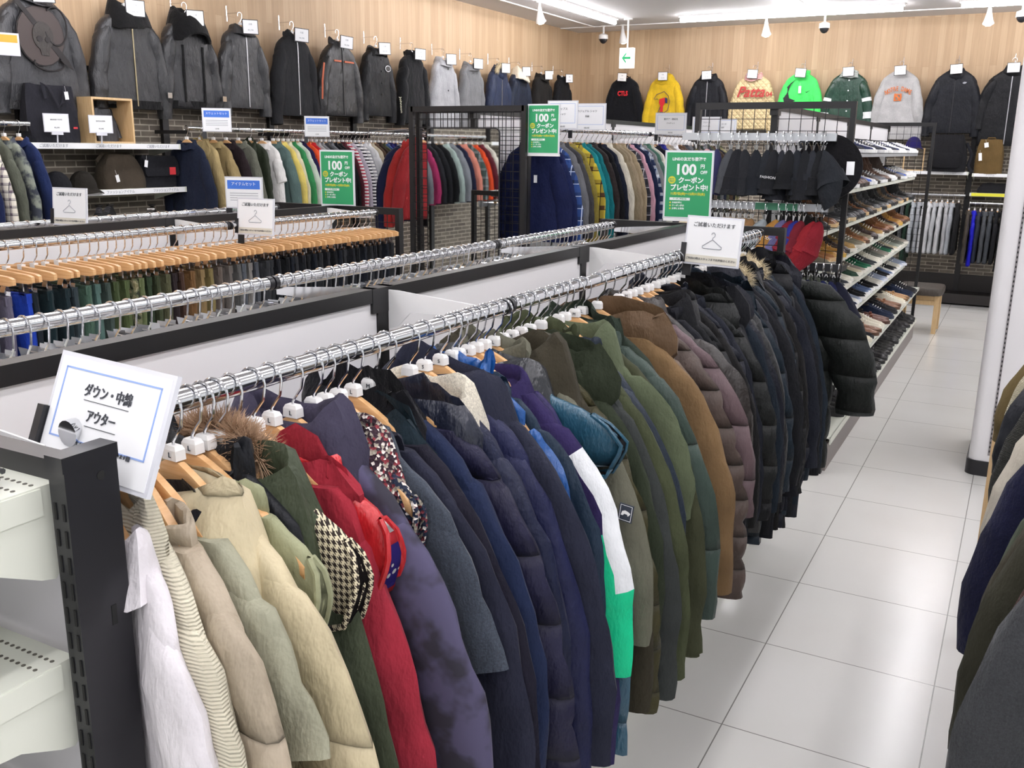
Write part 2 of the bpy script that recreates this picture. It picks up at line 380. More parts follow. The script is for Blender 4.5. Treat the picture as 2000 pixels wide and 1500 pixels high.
def one_hanger_mesh():
    h = B(); h.tube(hookpath(), .0023, 5)
    rs = []
    for i in range(-6, 7):
        x = i / 6 * .207; u = abs(i / 6); zt = -.079 - .122 * u ** 1.25; hh = .042 - .014 * u
        rs.append([(x, -.008, zt - hh), (x, .008, zt - hh), (x, .008, zt), (x, -.008, zt)])
    h.rings(rs, 1); h.box(-.014, .014, -.009, .009, -.082, -.062, 2)
    return h.mesh('coat_hanger', [CHROME, HANGW, WHITEP])
HONE = one_hanger_mesh()
def wood_hanger(x, y, z, label, group, rz=0, parts=True, cap=None, sx=.87):
    if not parts:
        o = linkmesh('coat_hanger', HONE, None, (x, y, z), (0, 0, rz), (sx, 1, 1)); return tag(o, label, 'hanger', group)
    e = empty('coat_hanger', (x, y, z), label, 'hanger', rz, group)
    linkmesh('hook', HM[0], e); linkmesh('hanger_body', HM[1], e, sc=(sx, 1, 1)); s = linkmesh('size_cap', HM[2], e)
    if cap: text(cap, .011, INK, s, (.002, -.0095, -.073))
    return e
def bar_meshes():
    h = B(); h.tube(hookpath(neck=-.075), .0023, 5)
    w = B(); w.rings([[(x, -t, z0), (x, t, z0), (x, t, z1), (x, -t, z1)] for x, t, z0, z1 in ((-.19, .006, -.112, -.092), (-.17, .007, -.116, -.086), (0, .0075, -.116, -.076), (.17, .007, -.116, -.086), (.19, .006, -.112, -.092))])
    c = B()
    for y in (-1, 1):
        c.add([(-.014, y * .004, -.118), (.014, y * .004, -.118), (.012, y * .012, -.138), (-.012, y * .012, -.138), (-.016, y * .005, -.172), (.016, y * .005, -.172)], [(0, 1, 2, 3), (3, 2, 5, 4), (3, 2, 1, 0), (4, 5, 2, 3)])
    c.tube([(0, 0, -.112), (0, 0, -.145)], .003, 5)
    cap = B(); cap.box(-.012, .012, -.0085, .0085, -.088, -.07)
    return h.mesh('hook', [CHROME]), w.mesh('wooden_bar', [HANGW]), c.mesh('clip', [CHROME], False), cap.mesh('size_cap', [WHITEP], False)
BMS = bar_meshes()
def bar_hanger(x, y, z, label, group, rz=0):
    e = empty('clip_hanger', (x, y, z), label, 'hanger', rz, group)
    linkmesh('hook', BMS[0], e); linkmesh('wooden_bar', BMS[1], e); linkmesh('size_cap', BMS[3], e)
    for s in (-1, 1): linkmesh('clip', BMS[2], e, (s * .135, 0, 0))
    return e
def wire_hanger_mesh():
    h = B(); h.tube(hookpath(neck=-.07), .0023, 5); h.tube([(-.16, 0, -.085), (.16, 0, -.085)], .003, 5); h.tube([(0, 0, -.06), (0, 0, -.09)], .004, 5)
    for s in (-1, 1):
        x = s * .13
        h.add([(x - .018, -.012, -.075), (x + .018, -.012, -.075), (x + .018, -.003, -.12), (x - .018, -.003, -.12)], [(0, 1, 2, 3), (3, 2, 1, 0)], 1)
        h.add([(x - .018, .012, -.075), (x + .018, .012, -.075), (x + .018, .003, -.12), (x - .018, .003, -.12)], [(0, 1, 2, 3), (3, 2, 1, 0)], 1)
    h.box(-.012, .012, -.007, .007, -.09, -.072, 2)
    return h.mesh('clip_hanger', [CHROME, STEEL, PALEW], False)
WIREM = wire_hanger_mesh()

# ---------------------------------------------------------------- garments
def prof(W, D, L, flare=0, vest=False):
    tab = [(.106, .085, .72), (.126, .12, .8), (.152, .158, .9), (.186, .198, .98), (.23, .228, 1), (.30, .245, 1), (.45, .26 + flare * .3, 1), (.7, .275 + flare, 1), (3, .285 + flare * 2, 1)]
    if vest: tab = tab[:4] + [(.215, .215, 1), (.26, .21, 1), (.34, .185, 1), (.44, .19, 1), (.6, .235, 1), (3, .26, 1)]
    def f(t):
        hw, k = interp(tab, t); return (hw if hw < .19 else .19 + (hw - .19) * W * 1.0 + (W - 1) * .19 * min(1, (t - .15) / .1 if t > .15 else 0)), max(k * D, .0125)
    return f
def nz(p, s=6.0, seed=0):
    return noise.noise(Vector((p[0] * s + seed * 3.1, p[1] * s + seed, p[2] * s * .6 + seed * 1.7)))
def quilt_k(t, q, deep=.3):
    if not q: return 1
    return 1 - deep * (1 - abs(math.sin(PI * t / q)) ** .45)
def torso(b, W, D, L, q=0, seed=0, amp=.006, n=26, step=.045, m=0, flare=0, t0=.106, deep=.3, hemtilt=0, vest=False):
    f = prof(W, D, L, flare, vest); ts = [.106, .113, .122, .135, .15, .168, .185, .207, .23, .26]
    ts = [t for t in ts if t >= t0 - .001]; t = .30; st = min(step, q / 7) if q else step
    while t < L: ts.append(t); t += st
    ts.append(L); rs = []
    for t in ts:
        hw, hy = f(t); k = quilt_k(t - .1, q, deep) if t > .24 else 1; r = []
        if t == L: hy *= .9
        for j in range(n):
            a = 2 * PI * j / n; c, s_ = math.cos(a), math.sin(a)
            x = hw * math.copysign(abs(c) ** .75, c); y = hy * math.copysign(abs(s_) ** .6, s_) * k
            p = (x, y, -t); w = min(1, (t - .09) / .15)
            r.append((x * (1 - (1 - k) * .12) + nz(p, 5, seed) * amp * .8 * w, y + nz(p, 9, seed + 5) * amp * w, -t + hemtilt * x * (t > L - .1)))
        rs.append(r)
    last = rs[-1]; rs.append([(x * .93, y * .7, z + .012) for x, y, z in last])
    b.rings(rs, m, cap0=True, cap1=True); return f
SLV = [(.168, .208, .012), (.19, .245, .05), (.228, .31, .061), (.27, .40, .066), (.305, .52, .068), (.325, .65, .062), (.33, .78, .052)]
def sleeve_mesh(side, W, D, sl, q=0, seed=0, amp=.005, n=14, hang=0, m=0, cuff=False, short=False, deep=.22, rscale=1, bands=None):
    """tube from the shoulder down to -sl, curving out; hang>0 lets it fall straighter"""
    b = B(); tot = (sl - .205)
    if short: N = 10
    else: N = max(14, int(tot / (q / 6)) if q else int(tot / .04))
    path = []; ra = []; rb = []
    for i in range(N + 1):
        u = i / N; tt = u * (.61 if not short else .2); z = .205 + tt * .943; x, r = None, None
        tab = [(a[1], a[0], a[2]) for a in SLV]; x, r = interp(tab, z)
        x = .15 + (x - .15) * (1 - hang * .75); x *= W if x > .2 else 1 + (W - 1) * max(0, (x - .15) / .05)
        zz = .205 + u * tot
        p = Vector((side * x, -D * .15 + nz((u * 3, side, 0), 1.6, seed) * D * .35, -zz))
        k = quilt_k(u * tot + .03, q, deep) if u > .08 else 1
        path.append(p); ra.append(r * k * (1 + nz((u * 4, 2, side), 2, seed) * .10) * rscale * (.75 + .25 * W)); rb.append(max(.008, D * (.45 if u < .05 else .85 if u < .12 else 1.05)) * (.35 + .65 * k) * (1 - .12 * u))
    b.tube(path, ra, n, m, rb)
    for i, p in enumerate(b.v):
        w = .4 if i < n else 1; b.v[i] = (p[0] + nz(p, 16, seed) * amp * w, p[1] + nz(p, 20, seed + 3) * amp * w, p[2])
    if bands:
        nf = len(b.f); per = n
        for i in range(nf):
            ring = i // per
            for bd in bands:
                if bd[0] <= ring / N < bd[1] and (len(bd) < 4 or (i % per) in bd[3]): b.m[i] = bd[2]
    if cuff:
        e = path[-1]; b.tube([e + Vector((0, 0, .025)), e + Vector((0, 0, -.012))], ra[-1] * .92, n, 0, rb[-1] * .95)
    return b
def fur(b, path, r, count, length, seed, m=0):
    rnd = random.Random(seed); path = [Vector(p) for p in path]
    for _ in range(count):
        u = rnd.random() * (len(path) - 1.001); i = int(u); p = path[i].lerp(path[i + 1], u - i)
        d = Vector((rnd.gauss(0, 1), rnd.gauss(0, .8), rnd.gauss(.15, 1))).normalized(); s = d.orthogonal().normalized() * .0016
        q = p + d * r * .6; tip = q + d * length * rnd.uniform(.5, 1) + Vector((0, 0, -.3 * length * rnd.random()))
        s2 = d.cross(s).normalized() * .0016
        b.add([q - s, q + s, q + s2, tip], [(0, 1, 3), (1, 2, 3), (2, 0, 3)], m)
def collar_mesh(D, kind='fold', sc=1.0, seed=0, w=.088, drop=0):
    """fold: turned-down collar lying on the shoulders; stand: soft upright neck"""
    b = B(); n = 24; rs = []; D = max(D, .016)
    if kind == 'fold':
        pr = [(-.022, -.006), (.015, -.006), (.034, -.003), (.040, .004), (.036, .014), (.018, .022), (-.006, .032), (-.03, .041), (-.034, .036), (-.01, .026), (.012, .016), (.02, .008)]
    else:
        pr = [(-.03, .0), (.0, .006), (.028, .009), (.046, .006), (.050, -.002), (.044, -.009), (.02, -.01), (-.02, -.008)]
    ph = seed * 1.7
    for dz, o in pr:
        r = []
        for j in range(n):
            a = 2 * PI * j / n; c, s = math.cos(a), math.sin(a); fr = max(0, -s)
            oo = max(0, o) * sc * (1 + .7 * fr * (kind == 'fold')); ww = w + (min(o, 0) if o < 0 else oo)
            x = ww * c; y = (D * .85 + (o if o < 0 else oo * .75)) * math.copysign(abs(s) ** .7, s)
            z = -.112 - drop + (dz * sc if dz > 0 else dz * (sc ** 1.5)) - .035 * fr ** 2 - .55 * max(0, abs(x) - w + .003)
            k = 1 + 1.2 * (kind != 'fold')
            r.append((x + nz((c, s, dz * 6), 2.4, seed) * .012 * k, y + nz((c * 2, s, dz * 5), 2, seed + 4) * .008 * k, z + nz((c, s, .3), 1.6, seed) * .016 * sc * k + .01 * math.sin(2 * a + ph) * sc))
        rs.append(r)
    b.rings(rs, 0, True, True); return b
def hood_mesh(D, seed=0, size=1.0, side=0, open_=True):
    """hood lying back over the hanger: a soft pouch with a rolled opening"""
    b = B(); rs = []; n = 22
    pr = [(0, .02), (.06, .075), (.2, .115), (.42, .135), (.66, .13), (.85, .115), (1, .10), (.97, .088), (.8, .08), (.6, .06)]
    for u, w in pr:
        r = []
        for j in range(n):
            a = 2 * PI * j / n; c, s = math.cos(a), math.sin(a)
            yy = D * 1.25 * (.35 + .65 * math.sin(PI * min(1, u * .9 + .12)))
            z = -.215 + u * (.115 + .055 * size)
            r.append((w * size * c + side * (.05 + .03 * (1 - u)) + nz((c * .6, s * .4, u), 2.2, seed) * .04, yy * s * (w / .13) ** .3 - .012 + nz((c, s, u * 2), 2, seed + 9) * .02,
                      z - .03 * abs(c) ** 2 - .035 * max(0, -s) * u + nz((c, s, u), 2.0, seed + 2) * .035))
        rs.append(r)
    b.rings(rs, 0, True, True); return b
def front_strip(b, f, x0, x1, t0, t1, m=0, lift=.004, D=0, step=.03):
    """thin raised strip following the garment's front between heights t0 and t1"""
    vs = []; t = t0; ts = []
    while t < t1: ts.append(t); t += step
    ts.append(t1)
    for t in ts:
        hw, hy = f(t)
        def yy(x):
            c = min(.97, abs(x) / hw) ** (1 / .75); return -hy * max(.02, math.sqrt(1 - c * c)) ** .6
        vs += [(x0, yy(x0) + .002, -t), (x0, yy(x0) - lift, -t), (x1, yy(x1) - lift, -t), (x1, yy(x1) + .002, -t)]
    fs = []
    for i in range(len(ts) - 1):
        k = i * 4
        for j in range(3): fs.append((k + j, k + j + 4, k + j + 5, k + j + 1))
    fs += [(0, 1, 2, 3), tuple(len(vs) - 4 + j for j in (3, 2, 1, 0))]
    b.add(vs, fs, m)
TAGM = None
def price_tag(parent, x, y, z, w=.028, h=.05):
    b = B(); b.box(-w / 2, w / 2, -.001, .001, -h, 0); b.tube([(0, 0, 0), (0, .004, .035)], .0008, 4)
    o = b.obj('price_tag', PAPER, parent, False); o.location = (x, y, z); o.rotation_euler = (0, random.uniform(-.25, .25), 0); return o
def garment(loc, kind, label, cat, mat, rz=0, group=None, W=1.0, L=.78, D=.026, sl=.72, q=0, top='collar', sleeves=2, seed=0,
            topmat=None, smat=None, trim=None, furc=None, hang=0, amp=.006, zipc=None, tagp=False, cuff=False, short=False, bands=None, smats=None, tops=1.0, side=0, flare=0, buttons=0, pockets=False, deep=.3, name=None, rs=1, hem=None, flop=0, clampx=None, open_neck=False, furpos=None):
    def cl(bb):
        if clampx: bb.v = [(min(max(p[0], clampx[0]), clampx[1]), p[1], p[2]) for p in bb.v]
        return bb
    e = empty(name or kind, loc, label, cat, rz, group)
    b = B(); f = torso(b, W, D, L, q, seed, amp, flare=flare, deep=deep, t0=.14 if open_neck else .106, vest=not sleeves)
    cw, cd = (.128, .034) if open_neck else (None, 0); cl(b).obj('torso', mat, e)
    if sleeves:
        for s in ((-1, 1) if sleeves == 2 else (1,)):
            sb = sleeve_mesh(s, W, D, sl, q, seed + (s + 1), amp, hang=hang, short=short, deep=deep * .75, rscale=rs, bands=bands, cuff=cuff and not bands)
            cl(sb).obj('sleeve', smats or (smat or mat), e)
    else:
        for s in (-1, 1):
            fr = []; bk = []
            for i in range(15):
                t = .195 + .25 * i / 14; hw, hy = f(t); yy = hy * .95 * math.sin(PI * (i + .4) / 14.8) ** .6; xx = s * (hw * .97 + .010)
                fr.append((xx, -yy, -t)); bk.append((xx, yy, -t))
            b = B(); b.tube(fr + bk[::-1] + fr[:1], .005, 6, cap=False); b.obj('armhole_binding', mat, e)
            b = B(); v = fr + bk; b.add(v, [(k, k + 1, 15 + k + 1, 15 + k) for k in range(14)] + [(15 + k, 16 + k, k + 1, k) for k in range(14)]); b.obj('armhole_lining', trim or mat, e)
    tm = topmat or mat
    if top == 'collar': collar_mesh(D, 'fold', .9 * tops, seed, cw or .088, cd).obj('collar', tm, e)
    elif top == 'stand': collar_mesh(D, 'stand', (.7 if open_neck else 1.0) * tops, seed, cw or .088, cd).obj('collar', tm, e)
    elif top == 'big': collar_mesh(D, 'fold', 1.55 * tops, seed, cw or .092, cd * 1.1).obj('collar', tm, e)
    elif top == 'hood':
        o = hood_mesh(D, seed, tops, side).obj('hood', tm, e)
        if open_neck: o.location = (side * .02 + .035, D * .9, -.035)
    elif top == 'crew': 
        b = B(); a = [(.075 * math.cos(t), -D * .5 * math.sin(t) - .004, -.098 - .03 * max(0, math.sin(t))) for t in [2 * PI * i / 20 for i in range(21)]]
        b.tube(a, .007, 6, cap=False); b.obj('neckband', tm, e)
    if furc:
        fp, fr_, fn, fl = furpos or ((side * .05, -D * .9 - .01, -.135), .12 * tops, 1500, .042)
        b = B(); pa = [(fp[0] + fr_ * math.cos(t), fp[1], fp[2] + fr_ * .6 * math.sin(t)) for t in [PI * (-.05 + 1.1 * i / 12) for i in range(13)]]
        b.tube(pa, .016, 7); fur(b, pa, .02, fn, fl, seed); b.obj('fur_trim', furc, e)
    if zipc:
        b = B(); front_strip(b, f, -.005, .005, .12, L - .01, lift=.004); b.obj('zipper', zipc, e)
    if buttons:
        for i in range(buttons):
            t = .2 + i * (L - .3) / max(1, buttons); hw, hy = f(t); b = B(); b.tube([(0, 0, 0), (0, -.004, 0)], .009, 10); b.obj('button', trim or BLACKP, e, loc=(.012, -hy - .003, -t))
    if pockets:
        for s in (-1, 1):
            b = B(); t = L * .66; 
            b2 = [(s * .07, t), (s * .15, t - .02)]
            front_strip(b, f, min(s * .07, s * .15), max(s * .07, s * .15), t, t + .025, lift=.006); b.obj('pocket_flap', tm, e)
    if hem:
        b = B(); rr = []
        for t in (L - .05, L - .02, L + .008):
            hw, hy = f(t); rr.append([(hw * 1.02 * math.cos(a), hy * 1.05 * math.copysign(abs(math.sin(a)) ** .6, math.sin(a)), -t) for a in [2 * PI * j / 24 for j in range(24)]])
        b.rings(rr); b.obj('hem_band', hem, e)
    if tagp: price_tag(e, random.uniform(-.05, .05), -D - .012, -random.uniform(.2, .3))
    return e, f
GMC = {}
def simple_garment(loc, name, label, cat, mat, rz=0, group=None, L=.72, D=.03, sl=.68, q=0, W=.85, seed=0, short=False, sleeves=True, hood=False, tagp=False):
    k = (round(L, 2), D, round(sl, 2), q, W, seed % 3, short, sleeves, hood)
    if k not in GMC:
        b = B(); torso(b, W, D, L, q, seed % 3, .006, n=18, step=.08)
        if sleeves:
            for s in (-1, 1):
                sb = sleeve_mesh(s, W, D, sl, q, seed % 3 + s, .004, n=10, short=short, hang=.35); b.add(sb.v, sb.f)
        cm = hood_mesh(D, seed % 3, .8) if hood else collar_mesh(D, 'fold', .6, seed % 3, .08); b.add(cm.v, cm.f)
        b.add([(0.03, -D - .012, -.3), (.055, -D - .012, -.3), (.055, -D - .012, -.35), (.03, -D - .012, -.35)], [(0, 1, 2, 3)], 1)
        GMC[k] = b.mesh(name, [None, PAPER] if False else [PAPER, PAPER])
    o = linkmesh(name, GMC[k], None, loc, (0, 0, rz)); o.material_slots[0].link = 'OBJECT'; o.material_slots[0].material = mat
    if not tagp: o.material_slots[1].link = 'OBJECT'; o.material_slots[1].material = mat
    return tag(o, label, cat, group)

# ---------------------------------------------------------------- gondolas
def bar_grid(b, x0, x1, y, z0, z1, dx=.055, dz=.055, r=.0018):
    x = x0 + dx
    while x < x1 - .01: b.box(x - r, x + r, y - r, y + r, z0, z1); x += dx
    z = z0 + dz
    while z < z1 - .01: b.box(x0, x1, y - r, y + r, z - r, z + r); z += dz
def gondola(label, cx, ys, top, base=.12):
    e = empty('display_gondola', (cx, ys[0], 0), label, 'clothes rack'); y0 = ys[0]
    for y in ys:
        b = B(); b.box(-.018, .018, y - y0 - .022, y - y0 + .022, 0, top - .002); b.box(-.021, .021, y - y0 - .045, y - y0 + .045, top - .06, top)
        n = int((top - .3) / .05)
        for k in range(n):
            for s in (-1, 1): b.box(s * .0185 - .001, s * .0185 + .001, y - y0 - .006, y - y0 - .002, .2 + k * .05, .228 + k * .05, 1)
        b.obj('post', [BLACKM, plain('dark_slot', '#030303', .8)], e, False)
    for a, c in zip(ys, ys[1:]):
        b = B(); b.box(-.02, .02, a - y0 + .022, c - y0 - .022, top - .034, top); b.obj('top_rail', BLACKM, e, False)
        b = B(); b.box(-.013, .013, a - y0 + .022, c - y0 - .022, .14, top - .034); b.obj('back_panel', WHITEB, e, False)
        b = B(); b.box(-.4, .4, a - y0 + .003, c - y0 - .003, 0, base); b.obj('base_deck', CREAM, e, False)
    return e
def end_frame(e, cx, y, top, hw, lo=0, grid=True, y0=0, panel=False):
    for s in (-1, 1):
        b = B(); b.box(s * hw - .014, s * hw + .014, y - y0 - .02, y - y0 + .02, lo, top); b.obj('end_post', BLACKM, e, False)
    b = B(); b.box(-hw, hw, y - y0 - .018, y - y0 + .018, top - .036, top); b.obj('end_top_rail', BLACKM, e, False)
    if grid:
        b = B(); bar_grid(b, -hw, hw, y - y0, .2, top - .03, .065, .065); b.obj('wire_grid', BLACKM, e, False)
def bracket(e, side, y, z, reach, y0, mat=None):
    b = B(); s = side
    g = [(s * .02, z - .085), (s * .05, z - .075), (s * .085, z - .04), (s * (reach - .03), z - .03), (s * (reach + .005), z - .03), (s * (reach + .005), z - .01), (s * .05, z + .012), (s * .02, z + .012)]
    b.poly([(x, y - y0 + .0015, zz) for x, zz in g], .003); b.obj('bracket', mat or WHITEP, e, False)
def rail(e, side, reach, y1, y2, z, y0, r=.017, parts=None):
    for a, c in (parts or [(y1, y2)]):
        b = B(); b.tube([(side * reach, a - y0, z), (side * reach, c - y0, z)], r, 16); b.obj('hanging_rail', CHROME, e)
        for yy in (a, c):
            if yy < .8: continue
            b = B(); b.tube([(side * reach, yy - y0 - .007, z), (side * reach, yy - y0 + .007, z)], r + .002, 16); b.obj('rail_collar', BLACKP, e)
AX = -1.37; AY = [.665, 1.85, 3.05, 4.25]; RZ = 1.495
A = gondola('black framed rack with white back panels carrying the long coat rail', AX, AY, 1.515); y0 = AY[0]
rail(A, 1, .35, .72, 4.2, RZ, y0, parts=[(.725, 1.86), (1.88, 3.1), (3.12, 4.2)])
rail(A, -1, .35, .72, 4.2, RZ, y0, parts=[(.72, 1.85), (1.87, 3.05), (3.07, 4.2)])
for s in (-1, 1):
    for y in (.70, 1.87, 3.09, 4.2): bracket(A, s, y, RZ + .0, .335, y0, WHITEP if s > 0 else CHROME)
end_frame(A, AX, 4.29, 1.515, .43, y0=y0); 
# near end: slotted black posts and cream perforated shelves reaching towards the viewer
SLOT = plain('dark_slot', '#030303', .8)
for px in (-.9015, -1.8385):
    b = B(); x = px - AX
    b.box(x - .0135, x + .0135, .622 - y0, .691 - y0, 0, 1.5); b.box(x - .0145, x + .0145, .62 - y0, .693 - y0, 1.497, 1.515)
    k = 0
    z = 1.46
    while z > .2:
        for o in (-.007, .007): b.box(x + o - .0018, x + o + .0018, .6208 - y0, .623 - y0, z - .02, z, 1)
        z -= .032
    for z in (1.488,): b.tube([(x + .0125, .668 - y0, z - .006), (x + .0142, .668 - y0, z - .006)], .0055, 12, 1)
    for z in (1.32, 1.0): b.box(x + .013, x + .0142, .664 - y0, .671 - y0, z - .025, z, 1)
    b.obj('end_post', [BLACKP, SLOT], A, False)
b = B(); b.box(-1.825 - AX, -.915 - AX, .655 - y0, .665 - y0, .15, 1.46); b.obj('end_panel', plain('pale_grey_panel', '#c9c6cb', .5), A, False)
b = B(); b.box(-1.825 - AX, -.915 - AX, .64 - y0, .67 - y0, 1.47, 1.50); b.obj('end_top_rail', BLACKP, A, False)
def perf_shelf(z, dep=.38):
    sh_ = empty('perforated_shelf', (AX, .64, z), None, None); sh_.parent = A; sh_.location = (0, .64 - y0, z); 
    b = B(); b.box(-.455, .437, -dep, 0, -.006, 0)
    hl = B()
    for i in range(46):
        for j, yy in enumerate((-.022, -.044, -.2, -.24)):
            x = .428 - i * .0105; hl.tube([(x, yy, .0), (x, yy, .0006)], .0027, 8)
    o = b.obj('shelf_board', CREAM, sh_, False); hl.obj('holes', plain('dark_hole', '#5b5850', .9), sh_, False)
    b = B(); b.box(-.455, .437, -dep - .004, -dep, -.045, 0); b.obj('front_lip', CREAM, sh_, False)
    for s, x in ((1, .437), (-1, -.457)):
        b = B(); pts = [(0, 0), (0, -.10), (-.012, -.115), (-.03, -.11), (-.08, -.085), (-.16, -.075), (-dep, -.045), (-dep, 0)]
        v = [(x, a, c) for a, c in pts] + [(x + .0025, a, c) for a, c in pts]; n = len(pts)
        b.add(v, [tuple(range(n))[::-1], tuple(range(n, 2 * n))] + [(i, (i + 1) % n, n + (i + 1) % n, n + i) for i in range(n)])
        for zz in (-.03, -.085): b.box(x - .002, x + .004, 0, .012, zz - .012, zz)
        b.box(x - .001, x + .005, -dep, -.02, -.034, -.002)
        b.obj('shelf_bracket', CREAM, sh_, False)
for z in (1.475, 1.255, 1.03, .8): perf_shelf(z)
# cable bundle and knob lying on the top shelf
b = B(); rnd = random.Random(3)
for k in range(7):
    yy = .585 + rnd.uniform(-.012, .012); zz = 1.492 + rnd.uniform(0, .02)
    b.tube([(-1.12 + .30 * i / 12 * .55 + .0, yy + .01 * math.sin(i * .9 + k), zz + .006 * math.sin(i * 1.3 + k * 2) - .004 * abs(i - 6) * .3) for i in range(13)], .0032, 6)
b.tube([(-1.035, .58 + .018 * math.cos(a), 1.499 + .016 * math.sin(a)) for a in [2 * PI * i / 12 for i in range(13)]], .004, 6)
tag(b.obj('cable_bundle', plain('black_rubber_cable', '#1b1b1d', .5)), 'bundle of thin black cable lying on the cream top shelf', 'cable')
b = B(); b.tube([(-1.005, .575, 1.4765), (-1.005, .575, 1.484)], [.012, .010], 16); tag(b.obj('magnet', plain('dark_metal_knob', '#1c1a1c', .25, .6)), 'small round dark magnet stuck on the cream shelf top', 'magnet')

BX = -3.46; BY = [-.5, .7, 1.9, 3.1, 4.27]
Bg = gondola('black framed rack with white back panels carrying the trouser rail', BX, BY, 1.515); y0 = BY[0]
rail(Bg, 1, .35, -.3, 4.2, RZ, y0, parts=[(-.3, 1.9), (1.92, 3.1), (3.12, 4.2)]); rail(Bg, -1, .35, -.3, 4.2, RZ, y0)
for s in (-1, 1):
    for y in (1.91, 3.11, 4.2): bracket(Bg, s, y, RZ, .335, y0, WHITEP if s > 0 else CHROME)
end_frame(Bg, BX, 4.31, 1.515, .43, y0=y0)
DX = -3.29; DY = [5.56, 6.73, 7.93, 9.13, 10.3]
Dg = gondola('tall black framed rack in the middle holding shirts and jackets', DX, DY, 2.09); y0 = DY[0]
rail(Dg, 1, .35, 5.7, 10.25, 1.97, y0, parts=[(5.65, 7.9), (7.95, 10.25)])
for y in (5.68, 7.93, 10.2): bracket(Dg, 1, y, 1.97, .335, y0)
end_frame(Dg, DX, 5.53, 2.10, .42, y0=y0)
FX = -1.31; FY = [5.55, 6.7, 7.9, 9.1, 10.27]
Fg = gondola('tall black framed shoe rack with white panels beside the aisle', FX, FY, 2.10, .2); y0 = FY[0]
end_frame(Fg, FX, 5.50, 2.11, .43, y0=y0); end_frame(Fg, FX, 10.3, 2.13, .43, y0=y0)
TIERS = [(1.84, -1.0, 'top'), (1.616, -1.0, 'second'), (1.40, -1.0, 'third'), (1.186, -1.0, 'fourth'), (.963, -1.0, 'fifth'), (.746, -1.0, 'sixth'), (.525, -.842, 'seventh')]
for z, xf, nm in TIERS:
    b = B(); b.box(.02, xf - FX, .03, 10.25 - y0, -.004, 0); b.box(xf - FX - .003, xf - FX, .03, 10.25 - y0, -.028, .001)
    o = b.obj('shelf', CREAM if nm != 'top' else plain('grey_steel_shelf', '#b9bcc0', .35, .3), Fg, False); o.location = (0, 0, z)
b = B(); b.box(.02, -.842 - FX, .0, 10.3 - y0, .2, .206); b.box(-.845 - FX, -.838 - FX, 0, 10.3 - y0, .165, .206); b.obj('base_shelf', CREAM, Fg, False)
b = B(); b.box(-.87 - FX, -.855 - FX, 0, 10.3 - y0, 0, .165); b.obj('kick_plate', plain('warm_grey_plinth', '#837b78', .5), Fg, False)
